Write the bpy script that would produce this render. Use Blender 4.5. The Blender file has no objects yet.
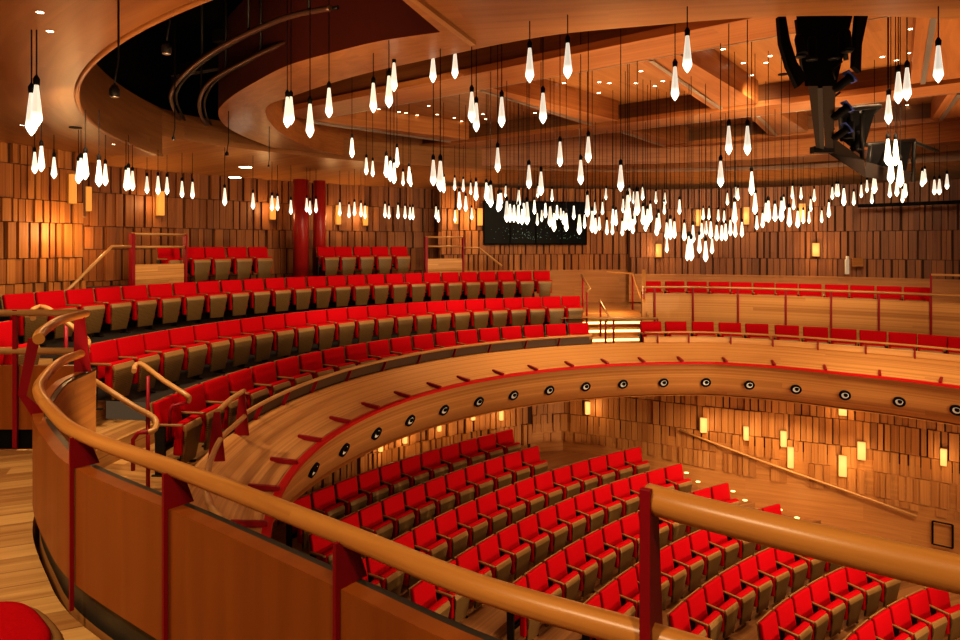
import bpy, bmesh, math, random
from math import sin, cos, pi, radians as R_, degrees as D_, atan2, sqrt, hypot
from mathutils import Vector, Matrix
random.seed(7)
scn = bpy.context.scene
COL = scn.collection
EZ = 7.0                      # eye height above the lowest floor
F, HY = 668.6, 244.75         # focal length and horizon, in pixels of the 960 x 640 frame
HC = (4.636, 7.535)           # centre of the balcony arcs
SC = (12.285, 1.601)          # centre of the stalls rows

# ------------------------------------------------------------------ helpers
def zz(drop): return EZ - drop
def pxy(px, py, drop):
    """plan point that stands 'drop' below eye height and is seen at px, py"""
    Y = F * drop / (py - HY)
    return ((px - 480) * Y / F, Y)
def pxu(px, py, up): return pxy(px, py, -up)
def px_dir(px): return (px - 480) / F
def ray_circle(px, R, c=HC):
    a = px_dir(px)
    A = 1 + a * a; B = -2 * (a * c[0] + c[1]); C = c[0] ** 2 + c[1] ** 2 - R * R
    Y = (-B + sqrt(max(B * B - 4 * A * C, 0))) / 2 / A
    return (a * Y, Y)
def theta_px(px, R, c=HC):
    for _ in range(4):
        p = ray_circle(px, R, c)
        t = D_(atan2(p[1] - c[1], p[0] - c[0]))
    return t
def theta_px_d(px, R):
    t = theta_px(px, R)
    for _ in range(6): t = theta_px(px, R + delta(t))
    return t
DTAB = [(20, -1.15), (30, -1.1), (48, -.95), (66, -.66), (77, -.28), (87, 0), (400, 0)]
def delta(t):
    if t <= DTAB[0][0]: return DTAB[0][1]
    for (a, u), (b, v) in zip(DTAB, DTAB[1:]):
        if a <= t <= b: return u + (v - u) * (t - a) / (b - a)
    return 0
def pol(t, R, c=HC, d=True):
    r = R + (delta(t) if d else 0)
    return (c[0] + r * cos(R_(t)), c[1] + r * sin(R_(t)))

class MB:
    def __init__(s): s.v = []; s.f = []; s.uv = []; s.sm = []
    def face(s, idx, uv, smooth=False): s.f.append(idx); s.uv.append(uv); s.sm.append(smooth)
    def quad(s, a, b, c, d, uv=None, smooth=False):
        n = len(s.v); s.v += [tuple(a), tuple(b), tuple(c), tuple(d)]
        if uv is None:
            a, b, c, d = map(Vector, (a, b, c, d)); w = (b - a).length; h = (d - a).length
            uv = [(0, 0), (w, 0), (w, h), (0, h)]
        s.face([n, n + 1, n + 2, n + 3], uv, smooth)
    def poly(s, pts, grain=0, smooth=False):
        n = len(s.v); s.v += [tuple(p) for p in pts]
        s.face(list(range(n, n + len(pts))), [(p[grain], p[1 - grain]) for p in pts], smooth)
    def hexa(s, P, grain=0):
        """P: 8 corners, bottom loop 0-3 then top loop 4-7; grain picks the edge u follows: 0 = 0->1, 1 = 1->2, 2 = up"""
        P = [Vector(p) for p in P]
        L = [(P[1] - P[0]).length, (P[2] - P[1]).length, (P[4] - P[0]).length]
        off = random.random() * 7
        for q, a, b in (((3, 2, 1, 0), 0, 1), ((4, 5, 6, 7), 0, 1), ((0, 1, 5, 4), 0, 2), ((2, 3, 7, 6), 0, 2), ((1, 2, 6, 5), 1, 2), ((3, 0, 4, 7), 1, 2)):
            w, h = L[a], L[b]
            uv = [(0, 0), (w, 0), (w, h), (0, h)]
            if b == grain or (a != grain and b > a and grain not in (a, b) and a == 1): uv = [(y, x) for x, y in uv]
            n = len(s.v); s.v += [tuple(P[i]) for i in q]
            s.face([n, n + 1, n + 2, n + 3], [(x + off, y + off) for x, y in uv])
    def box(s, c, size, rz=0, grain=0, M=None):
        x, y, z = (k / 2 for k in size)
        P = [Vector(p) for p in ((-x, -y, -z), (x, -y, -z), (x, y, -z), (-x, y, -z), (-x, -y, z), (x, -y, z), (x, y, z), (-x, y, z))]
        m = Matrix.Translation(c) @ (M if M is not None else Matrix.Rotation(rz, 4, 'Z'))
        s.hexa([m @ p for p in P], grain)
    def bar(s, a, b, w, h, grain=0):
        """box beam from a to b, w wide (horizontal), h high, hanging centred on the line"""
        a, b = Vector(a), Vector(b); d = (b - a).normalized()
        side = d.cross(Vector((0, 0, 1)))
        side = side.normalized() * (w / 2) if side.length > 1e-4 else Vector((w / 2, 0, 0))
        up = side.cross(d).normalized() * (h / 2)
        s.hexa([a + side - up, b + side - up, b - side - up, a - side - up, a + side + up, b + side + up, b - side + up, a - side + up], grain)
    def tube(s, pts, r, n=10, cap=True):
        pts = [Vector(p) for p in pts]; m = len(pts); base = len(s.v); L = 0; ref = None; Ls = []
        for i, p in enumerate(pts):
            t = ((pts[min(i + 1, m - 1)] - p).normalized() if i < m - 1 else Vector()) + ((p - pts[max(i - 1, 0)]).normalized() if i else Vector())
            t.normalize()
            if ref is None: ref = Vector((0, 0, 1)) if abs(t.z) < .9 else Vector((1, 0, 0))
            u = (ref - t * ref.dot(t)).normalized(); w = t.cross(u); ref = u
            if i: L += (p - pts[i - 1]).length
            Ls.append(L)
            rr = r[i] if isinstance(r, (list, tuple)) else r
            for k in range(n):
                a = 2 * pi * k / n; s.v.append(tuple(p + (u * cos(a) + w * sin(a)) * rr))
        for i in range(m - 1):
            for k in range(n):
                k2 = (k + 1) % n; A = base + i * n
                s.face([A + k, A + k2, A + n + k2, A + n + k], [(Ls[i], k * .03), (Ls[i], k * .03 + .03), (Ls[i + 1], k * .03 + .03), (Ls[i + 1], k * .03)], True)
        if cap:
            s.face([base + k for k in range(n)][::-1], [(0, 0)] * n); s.face([base + (m - 1) * n + k for k in range(n)], [(0, 0)] * n)
    def lathe(s, prof, n=16, c=(0, 0, 0), smooth=True, M=None):
        base = len(s.v); m = len(prof)
        for r, z in prof:
            for k in range(n):
                a = 2 * pi * k / n; p = Vector((r * cos(a), r * sin(a), z))
                if M is not None: p = M @ p
                s.v.append((p.x + c[0], p.y + c[1], p.z + c[2]))
        for i in range(m - 1):
            for k in range(n):
                k2 = (k + 1) % n; A = base + i * n
                s.face([A + k, A + k2, A + n + k2, A + n + k], [(0, 0), (.1, 0), (.1, .1), (0, .1)], smooth)
        s.face([base + k for k in range(n)][::-1], [(0, 0)] * n); s.face([base + (m - 1) * n + k for k in range(n)], [(0, 0)] * n)
    def sweep(s, prof, path, closed=False, smooth=True):
        """prof: (offset outwards, z); path: function i -> (centre xy, outward unit xy); path is a list of ((x,y),(nx,ny))"""
        base = len(s.v); m = len(prof); L = 0; Ls = [0]
        for i, (p, nrm) in enumerate(path):
            if i: L += hypot(p[0] - path[i - 1][0][0], p[1] - path[i - 1][0][1]); Ls.append(L)
            for o, z in prof: s.v.append((p[0] + nrm[0] * o, p[1] + nrm[1] * o, z))
        W = [0]
        for (a, b), (c, d) in zip(prof, prof[1:]): W.append(W[-1] + hypot(c - a, d - b))
        segs = m if closed else m - 1
        for i in range(len(path) - 1):
            for k in range(segs):
                k2 = (k + 1) % m; A = base + i * m; B = A + m
                w0, w1 = W[k], (W[k2] if k2 else W[k] + .3)
                s.face([A + k, B + k, B + k2, A + k2], [(Ls[i], w0), (Ls[i + 1], w0), (Ls[i + 1], w1), (Ls[i], w1)], smooth)
        if closed:
            for i in (0, len(path) - 1):
                A = base + i * m
                s.face([A + k for k in range(m)], [(prof[k][0], prof[k][1]) for k in range(m)])
    def mesh(s, name):
        me = bpy.data.meshes.new(name); me.from_pydata(s.v, [], s.f); l = me.uv_layers.new(name='UVMap'); flat = [c for uv in s.uv for p in uv for c in p]
        l.data.foreach_set('uv', flat); me.polygons.foreach_set('use_smooth', s.sm); me.update(); return me
    def build(s, name, mat, parent=None, loc=None):
        o = bpy.data.objects.new(name, s.mesh(name)); o.data.materials.append(mat); COL.objects.link(o)
        if parent is not None: o.parent = parent
        if loc: o.location = loc
        return o

def fixn(me):
    bm = bmesh.new(); bm.from_mesh(me); bmesh.ops.recalc_face_normals(bm, faces=bm.faces); bm.to_mesh(me); bm.free()
def bevel(me, w=.012, seg=2, smooth=True):
    bm = bmesh.new(); bm.from_mesh(me); bmesh.ops.remove_doubles(bm, verts=bm.verts, dist=1e-5)
    bmesh.ops.recalc_face_normals(bm, faces=bm.faces)
    bmesh.ops.bevel(bm, geom=list(bm.edges), offset=w, segments=seg, affect='EDGES', profile=.6, clamp_overlap=True)
    for f in bm.faces: f.smooth = smooth
    bm.to_mesh(me); bm.free(); return me
def tag(o, label=None, cat=None, group=None, kind=None):
    if label: o['label'] = label
    if cat: o['category'] = cat
    if group: o['group'] = group
    if kind: o['kind'] = kind
    return o
def thing(name, loc=(0, 0, 0), rz=0, label=None, cat=None, group=None):
    o = bpy.data.objects.new(name, None); o.empty_display_size = .1; COL.objects.link(o); o.location = loc; o.rotation_euler = (0, 0, rz)
    return tag(o, label, cat, group)
def copy_thing(src, loc, rz, label=None, group=None):
    r = src.copy(); COL.objects.link(r); r.location = loc; r.rotation_euler = (0, 0, rz)
    for ch in list(src.children):
        c = ch.copy(); COL.objects.link(c); c.parent = r
        for g in ch.children:
            d = g.copy(); COL.objects.link(d); d.parent = c
    if label: r['label'] = label
    if group: r['group'] = group
    return r
def local(pts, o, rz=0):
    m = Matrix.Translation(o) @ Matrix.Rotation(rz, 4, 'Z'); m.invert()
    return [tuple(m @ Vector(p)) for p in pts]
def arc(R, t0, t1, n=60, c=HC, d=True):
    out = []
    for i in range(n + 1):
        t = t0 + (t1 - t0) * i / n
        out.append((pol(t, R, c, d), (cos(R_(t)), sin(R_(t)))))
    return out
def polypath(pts, side=1):
    """path list with outward normals from a plain list of xy points; side flips the normal"""
    out = []
    for i, p in enumerate(pts):
        a = pts[max(i - 1, 0)]; b = pts[min(i + 1, len(pts) - 1)]
        dx, dy = b[0] - a[0], b[1] - a[1]; l = hypot(dx, dy) or 1
        out.append((p, (side * dy / l, -side * dx / l)))
    return out
def spline(pts, n=8):
    """Catmull-Rom through pts (any dimension)"""
    P = [pts[0]] + list(pts) + [pts[-1]]; out = []
    for i in range(1, len(P) - 2):
        for k in range(n):
            t = k / n
            out.append(tuple(.5 * ((2 * b) + (c - a) * t + (2 * a - 5 * b + 4 * c - d) * t * t + (3 * b - a - 3 * c + d) * t ** 3) for a, b, c, d in zip(P[i - 1], P[i], P[i + 1], P[i + 2])))
    out.append(tuple(pts[-1])); return out
ORD = ['', 'first', 'second', 'third', 'fourth', 'fifth', 'sixth', 'seventh', 'eighth', 'ninth', 'tenth', 'eleventh', 'twelfth', 'thirteenth', 'fourteenth', 'fifteenth', 'sixteenth', 'seventeenth', 'eighteenth', 'nineteenth', 'twentieth']
TENS = {2: 'twenty', 3: 'thirty', 4: 'forty', 5: 'fifty'}
TENTH = {2: 'twentieth', 3: 'thirtieth', 4: 'fortieth', 5: 'fiftieth'}
def ordn(k):
    if k <= 20: return ORD[k]
    return TENTH[k // 10] if k % 10 == 0 else TENS[k // 10] + '-' + ORD[k % 10]

# ------------------------------------------------------------------ materials
def nodes(name):
    m = bpy.data.materials.new(name); m.use_nodes = True; nt = m.node_tree
    for n in list(nt.nodes): nt.nodes.remove(n)
    out = nt.nodes.new('ShaderNodeOutputMaterial'); b = nt.nodes.new('ShaderNodeBsdfPrincipled')
    nt.links.new(b.outputs[0], out.inputs[0]); return m, nt, b
def plain(name, col, rough=.5, metal=0, noise=0, spec=.4):
    m, nt, b = nodes(name)
    b.inputs['Base Color'].default_value = (*col, 1); b.inputs['Roughness'].default_value = rough; b.inputs['Metallic'].default_value = metal
    b.inputs['Specular IOR Level'].default_value = spec
    if noise:
        tc = nt.nodes.new('ShaderNodeTexCoord'); n = nt.nodes.new('ShaderNodeTexNoise'); n.inputs['Scale'].default_value = 90; n.inputs['Detail'].default_value = 3
        nt.links.new(tc.outputs['Object'], n.inputs['Vector'])
        r = nt.nodes.new('ShaderNodeValToRGB')
        r.color_ramp.elements[0].color = (*[c * (1 - noise) for c in col], 1); r.color_ramp.elements[1].color = (*[min(1, c * (1 + noise)) for c in col], 1)
        nt.links.new(n.outputs[0], r.inputs[0]); nt.links.new(r.outputs[0], b.inputs['Base Color'])
        bp = nt.nodes.new('ShaderNodeBump'); bp.inputs['Strength'].default_value = .15; bp.inputs['Distance'].default_value = .004
        nt.links.new(n.outputs[0], bp.inputs['Height']); nt.links.new(bp.outputs[0], b.inputs['Normal'])
    return m
def wood(name, light, dark, rough=.42, plank=0.14, pvar=.25, su=.7, sv=16, island=0, line=0.0, spec=.35):
    """timber with its grain along u of the UV map (metres); planks 'plank' wide across v, tone varying by pvar"""
    m, nt, b = nodes(name); N = nt.nodes.new; L = nt.links.new
    b.inputs['Roughness'].default_value = rough; b.inputs['Specular IOR Level'].default_value = spec
    uv = N('ShaderNodeUVMap'); sep = N('ShaderNodeSeparateXYZ'); L(uv.outputs[0], sep.inputs[0])
    def math(op, a, bb=None, c=None):
        n = N('ShaderNodeMath'); n.operation = op
        for i, x in enumerate((a, bb, c)):
            if x is None: continue
            if isinstance(x, (int, float)): n.inputs[i].default_value = x
            else: L(x, n.inputs[i])
        return n.outputs[0]
    geo = N('ShaderNodeNewGeometry'); isl = geo.outputs['Random Per Island']
    pv = math('FLOOR', math('DIVIDE', sep.outputs[1], plank))
    wn = N('ShaderNodeTexWhiteNoise'); wn.noise_dimensions = '2D'
    cb = N('ShaderNodeCombineXYZ'); L(pv, cb.inputs[0]); L(math('FLOOR', math('ADD', math('DIVIDE', sep.outputs[0], 2.3), math('MULTIPLY', pv, .37))), cb.inputs[1]); L(cb.outputs[0], wn.inputs[0])
    gx = math('ADD', math('MULTIPLY', sep.outputs[0], su), math('MULTIPLY', wn.outputs[0], 20)); gy = math('MULTIPLY', sep.outputs[1], sv)
    if island: gy = math('ADD', gy, math('MULTIPLY', isl, 50))
    c2 = N('ShaderNodeCombineXYZ'); L(gx, c2.inputs[0]); L(gy, c2.inputs[1])
    ns = N('ShaderNodeTexNoise'); ns.inputs['Scale'].default_value = 1; ns.inputs['Detail'].default_value = 4; ns.inputs['Distortion'].default_value = .6; L(c2.outputs[0], ns.inputs['Vector'])
    f = math('ADD', math('MULTIPLY', math('SUBTRACT', ns.outputs[0], .5), 1.5), .5)
    f = math('ADD', f, math('MULTIPLY', math('SUBTRACT', wn.outputs[0], .5), pvar * 2))
    if island: f = math('ADD', f, math('MULTIPLY', math('SUBTRACT', isl, .5), island * 2))
    r = N('ShaderNodeValToRGB'); r.color_ramp.elements[0].color = (*dark, 1); r.color_ramp.elements[1].color = (*light, 1)
    r.color_ramp.elements[0].position = .12; r.color_ramp.elements[1].position = .88; L(f, r.inputs[0]); col = r.outputs[0]
    if line:
        e = math('LESS_THAN', math('FRACT', math('DIVIDE', sep.outputs[1], plank)), .05)
        mx = N('ShaderNodeMix'); mx.data_type = 'RGBA'; L(math('MULTIPLY', e, line), mx.inputs['Factor']); L(col, mx.inputs[6]); mx.inputs[7].default_value = (*[c * .3 for c in dark], 1); col = mx.outputs[2]
    L(col, b.inputs['Base Color'])
    bp = N('ShaderNodeBump'); bp.inputs['Strength'].default_value = .08; bp.inputs['Distance'].default_value = .003; L(ns.outputs[0], bp.inputs['Height']); L(bp.outputs[0], b.inputs['Normal'])
    return m
def emit(name, col, s, edge=None):
    m, nt, b = nodes(name); b.inputs['Base Color'].default_value = (*[c * .15 for c in col], 1); b.inputs['Roughness'].default_value = .5
    b.inputs['Emission Color'].default_value = (*col, 1); b.inputs['Emission Strength'].default_value = s; return m

M = {}
M['ledge'] = wood('ledge_timber', (.64, .33, .11), (.34, .145, .04), plank=.09, pvar=.2, su=.5, sv=26)
M['fascia'] = wood('fascia_timber', (.58, .28, .09), (.34, .14, .038), plank=.12, pvar=.28, su=.5, sv=24)
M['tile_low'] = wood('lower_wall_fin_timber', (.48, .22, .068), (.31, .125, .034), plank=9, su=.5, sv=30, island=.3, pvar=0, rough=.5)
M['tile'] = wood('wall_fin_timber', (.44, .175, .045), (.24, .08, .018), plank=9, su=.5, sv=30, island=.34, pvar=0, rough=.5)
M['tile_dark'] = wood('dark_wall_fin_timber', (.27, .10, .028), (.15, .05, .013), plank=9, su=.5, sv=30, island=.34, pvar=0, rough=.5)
M['backing'] = plain('wall_backing', (.06, .02, .006), .8)
M['dado'] = wood('dado_timber', (.50, .235, .075), (.36, .15, .043), plank=.6, pvar=.12)
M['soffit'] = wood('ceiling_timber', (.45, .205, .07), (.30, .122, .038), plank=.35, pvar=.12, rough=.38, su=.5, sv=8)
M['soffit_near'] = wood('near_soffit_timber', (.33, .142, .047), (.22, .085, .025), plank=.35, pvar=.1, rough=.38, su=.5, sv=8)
M['reveal'] = wood('reveal_timber', (.33, .145, .045), (.2, .075, .021), plank=.3, pvar=.14, su=.5, sv=9)
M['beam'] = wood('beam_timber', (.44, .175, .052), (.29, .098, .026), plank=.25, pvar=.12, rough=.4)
M['beam_shade'] = wood('shaded_beam_timber', (.20, .08, .023), (.13, .046, .012), plank=.3, pvar=.1, rough=.45)  # beam faces darkened in colour for their shade above the lit undersides
M['under_rail_band'] = plain('rail_gap_shade', (.07, .032, .011), .6)
M['tier_dark'] = plain('darkened_tier', (.022, .015, .01), .9, noise=.3)  # tier colour darkened to paint in the darkness beneath the seats
M['parapet'] = wood('parapet_timber', (.32, .092, .012), (.22, .056, .006), plank=5, pvar=.0, rough=.4, su=7, sv=.5)
M['parapet_out'] = wood('parapet_outer_timber', (.55, .27, .08), (.32, .13, .035), plank=.12, pvar=.3)
M['rail'] = wood('handrail_timber', (.60, .275, .065), (.42, .165, .032), plank=1, pvar=.05, rough=.33, su=1.4, sv=14, spec=.4)
M['railpale'] = wood('pale_handrail_timber', (.52, .28, .10), (.38, .185, .06), plank=1, pvar=.05, rough=.3, su=1.4, sv=14)
M['floor'] = wood('floor_boards', (.60, .345, .12), (.30, .135, .04), plank=.17, pvar=.3, rough=.32, line=.5)
M['tier'] = wood('tier_timber', (.34, .16, .055), (.19, .08, .026), plank=.14, pvar=.25)
M['seatwood'] = None
M['red'] = plain('red_upholstery', (.42, .001, .006), .8, noise=.2, spec=.08)
M['redsteel'] = plain('red_painted_steel', (.24, .003, .010), .45, spec=.3)
M['redstrip'] = plain('red_painted_strip', (.45, .006, .008), .55, spec=.15)
M['redcol'] = plain('red_column_paint', (.34, .015, .012), .35)
M['black'] = plain('matt_black', (.005, .004, .004), .75, spec=.12)
M['darkmetal'] = plain('dark_metal', (.022, .019, .017), .5, .5, spec=.2)
M['kick'] = plain('dark_kick_plate', (.045, .042, .03), .35, .3)
M['void'] = plain('void_black', (.004, .003, .003), .9)
M['ringside'] = plain('dark_red_stain', (.09, .016, .008), .55)
M['track'] = plain('curved_track_metal', (.14, .07, .045), .38, .5)
M['steel'] = plain('brushed_steel', (.45, .42, .38), .35, .8)
M['white'] = plain('white_cone', (.75, .76, .74), .45)
M['glassdark'] = plain('dark_window_glass', (.004, .005, .005), .35, spec=.1)
def crystal():
    m, nt, b = nodes('pendant_crystal'); N = nt.nodes.new; L = nt.links.new
    tc = N('ShaderNodeTexCoord'); sp = N('ShaderNodeSeparateXYZ'); L(tc.outputs['Object'], sp.inputs[0])
    mr = N('ShaderNodeMapRange'); L(sp.outputs[2], mr.inputs[0]); mr.inputs[1].default_value = 0.02; mr.inputs[2].default_value = .14; mr.inputs[3].default_value = 2.4; mr.inputs[4].default_value = .52
    lw = N('ShaderNodeLayerWeight'); lw.inputs[0].default_value = .35
    ml = N('ShaderNodeMath'); ml.operation = 'MULTIPLY_ADD'; L(lw.outputs['Facing'], ml.inputs[0]); ml.inputs[1].default_value = .5; L(mr.outputs[0], ml.inputs[2])
    b.inputs['Base Color'].default_value = (.7, .7, .62, 1); b.inputs['Roughness'].default_value = .15
    b.inputs['Emission Color'].default_value = (1, .93, .76, 1); L(ml.outputs[0], b.inputs['Emission Strength']); return m
M['bulb'] = crystal()
M['lamp'] = emit('downlight_lens', (1, .86, .6), 14)
M['sconce'] = emit('sconce_glow', (1, .36, .06), .75)
M['sconce_pale'] = emit('pale_sconce_glow', (1, .47, .13), 1.15)
M['glow'] = emit('step_glow', (1, .58, .2), 3.6)
M['bluegel'] = plain('blue_colour_filter', (.08, .12, .45), .2)
M['rigwood'] = plain('brown_rig_panel', (.02, .011, .007), .7, spec=.15)
M['glint'] = emit('painted_glint', (.6, 1, .8), .25)

# perforated plywood under the tip-up seats: rows of fine dots
def perforated():
    m, nt, b = nodes('perforated_plywood'); N = nt.nodes.new; L = nt.links.new
    tc = N('ShaderNodeTexCoord'); mp = N('ShaderNodeMapping'); mp.inputs['Scale'].default_value = (40, 1, 40); L(tc.outputs['Object'], mp.inputs[0])
    vm = N('ShaderNodeVectorMath'); vm.operation = 'FRACTION'; L(mp.outputs[0], vm.inputs[0])
    sp = N('ShaderNodeSeparateXYZ'); L(vm.outputs[0], sp.inputs[0])
    cb = N('ShaderNodeCombineXYZ'); L(sp.outputs[0], cb.inputs[0]); L(sp.outputs[2], cb.inputs[1])
    d = N('ShaderNodeVectorMath'); d.operation = 'DISTANCE'; L(cb.outputs[0], d.inputs[0]); d.inputs[1].default_value = (.5, .5, 0)
    lt = N('ShaderNodeMath'); lt.operation = 'LESS_THAN'; L(d.outputs['Value'], lt.inputs[0]); lt.inputs[1].default_value = .26
    mx = N('ShaderNodeMix'); mx.data_type = 'RGBA'; L(lt.outputs[0], mx.inputs['Factor']); mx.inputs[6].default_value = (.165, .092, .027, 1); mx.inputs[7].default_value = (.03, .015, .005, 1)
    L(mx.outputs[2], b.inputs['Base Color']); b.inputs['Roughness'].default_value = .45; return m
M['perf'] = perforated()
M['ply'] = plain('seat_plywood', (.27, .145, .047), .42, noise=.12)

# ------------------------------------------------------------------ camera
cd = bpy.data.cameras.new('camera'); cam = bpy.data.objects.new('camera', cd); COL.objects.link(cam); scn.camera = cam
cam.location = (0, 0, EZ); cam.rotation_euler = (pi / 2, 0, 0); cd.sensor_width = 36; cd.lens = F / 960 * 36
cd.shift_y = -(320 - HY) / 960; cd.clip_start = .05; cd.clip_end = 200

def struct(o, name=None):
    if name: o.name = name
    o['kind'] = 'structure'; return o

# ------------------------------------------------------------------ floors and tiers
SH = [4.338, 4.5, 4.688, 4.863, 5.058, 5.255, 5.419, 5.557, 5.675]     # drop of each stalls row's seat tops
SR = [18.244 - .954 * i for i in range(9)]
SFL = [h + .86 for h in SH]
def tiers(name, rows, c, t0, t1, mat, n=70, d=True, base=None):
    """rows: (inner R, outer R, drop)"""
    mb = MB(); prof = []
    for ri, ro, dr in rows: prof += [(ri, zz(dr)), (ro, zz(dr))]
    path = []
    for i in range(n + 1):
        t = t0 + (t1 - t0) * i / n; path.append(((c[0] + delta(t) * cos(R_(t)) * (1 if d else 0), c[1] + delta(t) * sin(R_(t)) * (1 if d else 0)), (cos(R_(t)), sin(R_(t)))))
    mb.sweep(prof, path, smooth=False); o = mb.build(name, mat); struct(o); return o
st_rows = [(4, SR[8] - .95, SFL[8] + .12)]
for i in range(8, -1, -1): st_rows.append((SR[i] - .75, SR[i] + .2, SFL[i]))
st_rows.append((SR[0] + .2, 22.5, SFL[0] - .02))
# clean profile: each tier from its riser to the next
prof_rows = []
for i in range(8, -1, -1):
    inner = SR[i] - .74; outer = (SR[i - 1] - .74) if i else 19.3
    prof_rows.append((inner, outer, SFL[i]))
prof_rows = [(3, SR[8] - .74, SFL[8] + .13)] + prof_rows + [(19.3, 22, SFL[0] - .0)]
tiers('floor', prof_rows, SC, 92, 178, M['tier'], d=False)
tiers('balcony_tiers', [(7.42, 9.15, 2.68), (9.15, 10.85, 2.17), (10.85, 12.6, 1.61)], HC, 102.4, 169.8, M['tier_dark'])
tiers('balcony_aisle', [(7.42, 9.15, 2.68), (9.15, 10.0, 2.42), (10.0, 10.85, 2.17), (10.85, 12.6, 1.61)], HC, 169.8, 196, M['floor'])
tiers('balcony_top_tier', [(12.6, 12.75, 1.61), (12.75, 15.2, .905)], HC, 104.5, 196, M['tier_dark'])
tiers('balcony_front_tier', [(7.42, 9.15, 2.685)], HC, 98, 103, M['tier_dark'])
tiers('balcony_side_tiers', [(7.42, 9.4, 2.68)], HC, 20, 104, M['tier_dark'])
mb = MB(); mb.sweep([(9.45, zz(1.84)), (15, zz(1.84))], [((HC[0] + delta(t) * cos(R_(t)), HC[1] + delta(t) * sin(R_(t))), (cos(R_(t)), sin(R_(t)))) for t in range(20, 107, 2)], smooth=False)
struct(mb.build('gallery_side_floor', M['floor']))

# our own gallery floor: from the parapet outwards to the wall
PAR = [(1.9, .35), (1.3, .73), (.775, 1.10), (.44, 1.35), (0, 1.60), (-.4, 1.905), (-1.035, 2.39), (-1.78, 2.935), (-2.17, 3.34), (-2.55, 3.81), (-2.78, 4.21), (-3.04, 4.79), (-3.11, 5.16), (-3.15, 5.32)]
PARs = spline(PAR, 6)
mb = MB()
g_out = [(-1.2, -4.5), (-2.2, -4), (-3, -3.4), (-3.8, -2.6), (-4.6, -1.8), (-5.4, -.8), (-6, .2), (-6.6, 1.4), (-7, 2.4), (-7.3, 3.3), (-7.6, 4), (-7.8, 4.6), (-8, 5), (-8.1, 5.42)]
g_outs = spline(g_out, 6)
for (a, b), (c, d) in zip(zip(PARs, g_outs), zip(PARs[1:], g_outs[1:])):
    P = [(*a, zz(1.64)), (*b, zz(1.64)), (*d, zz(1.64)), (*c, zz(1.64))]
    n = len(mb.v); mb.v += P; mb.face([n, n + 1, n + 2, n + 3], [(p[0] * .92 + p[1] * .38 + 20, -p[0] * .38 + p[1] * .92 + 20) for p in P])
    Q = [(*a, zz(1.64)), (*c, zz(1.64)), (*c, zz(2.0)), (*a, zz(2.0))]; mb.quad(*Q)
mb.quad((*PARs[-1], zz(1.64)), (*g_outs[-1], zz(1.64)), (*g_outs[-1], zz(2.75)), (*PARs[-1], zz(2.75)))
struct(mb.build('gallery_floor', M['floor']))
# landing and stair flight down from the gallery end to the balcony rows
mb = MB()
mb.quad((-8.6, 5.42, zz(2.672)), (-2.82, 5.42, zz(2.672)), (-2.82, 8.0, zz(2.672)), (-8.6, 9.4, zz(2.672)))
for k in range(5):
    mb.box((-5.3 + .32 * k - .7, 7.35 - .1 * k, zz(2.68) + (5 - k) * .1), (.34, 1.3, (5 - k) * .2), grain=1)
struct(mb.build('landing_floor', M['floor']))
mb = MB()
mb.box((-5.6, 4.55, zz(1.64) + .012), (4.6, .055, .024)); struct(mb.build('trim_1', M['tier']))

# ------------------------------------------------------------------ walls of staggered timber fins
def fin_wall(name, pts, z0, z1, mat, gaps=(.012, .02, .04, .06), rows=(.66, .74, .5, .7), wmin=.09, wmax=.19, z0f=None, seed=1, z1f=None, side=1, dmax=.085):
    rnd = random.Random(seed); mb = MB(); bk = MB()
    seg = [0]
    for a, b in zip(pts, pts[1:]): seg.append(seg[-1] + hypot(b[0] - a[0], b[1] - a[1]))
    def at(s):
        for i in range(len(pts) - 1):
            if s <= seg[i + 1] or i == len(pts) - 2:
                t = (s - seg[i]) / (seg[i + 1] - seg[i]); a, b = pts[i], pts[i + 1]
                l = seg[i + 1] - seg[i]; n = (side * (b[1] - a[1]) / l, -side * (b[0] - a[0]) / l)
                return (a[0] + (b[0] - a[0]) * t, a[1] + (b[1] - a[1]) * t), n
    zr = z1; k = 0; bounds = []
    while zr > z0 + .05:
        h = rows[k % len(rows)]; bounds.append((max(z0, zr - h), zr)); zr -= h; k += 1
    for i in range(len(pts) - 1):
        a, b = pts[i], pts[i + 1]; zt = max(z1, z1f(seg[i]) if z1f else z1)
        bk.quad((*a, z0), (*b, z0), (*b, zt), (*a, zt))
    for lo, hi in bounds:
        s = rnd.random() * .1
        while s < seg[-1] - .08:
            w = rnd.uniform(wmin, wmax); g = rnd.choice(gaps); e = min(s + w, seg[-1])
            d = rnd.choice((.02, .045, .07, dmax)); jit = rnd.uniform(-.03, .03)
            (p, n), (q, m) = at(s), at(e)
            lo2 = lo + .008; hi2 = hi - .008
            if z0f:
                f = z0f((s + e) / 2)
                if hi2 < f + .1: s = e + g; continue
                lo2 = max(lo2, f)
            A = (p[0] + n[0] * d, p[1] + n[1] * d); B = (q[0] + n[0] * d, q[1] + n[1] * d)
            off = rnd.random() * 9; h = hi2 - lo2; W = e - s
            base = len(mb.v)
            mb.v += [(*p, lo2), (*A, lo2), (*B, lo2), (*q, lo2), (*p, hi2), (*A, hi2), (*B, hi2), (*q, hi2)]
            for q4, ww in (((1, 2, 6, 5), W), ((0, 1, 5, 4), d), ((2, 3, 7, 6), d)):
                mb.face([base + x for x in q4], [(off, off), (off, off + ww), (off + h, off + ww), (off + h, off)])
            mb.face([base + 4, base + 5, base + 6, base + 7], [(off, off), (off, off + d), (off + W, off + d), (off + W, off)])
            mb.face([base + 3, base + 2, base + 1, base + 0], [(off, off), (off, off + d), (off + W, off + d), (off + W, off)])
            s = e + g
    o = mb.build(name, mat); struct(o); b = bk.build('backing', M['backing'], o); return o
def arcpts(R, t0, t1, n): return [pol(t0 + (t1 - t0) * i / n, R, HC, False) for i in range(n + 1)]
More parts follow.
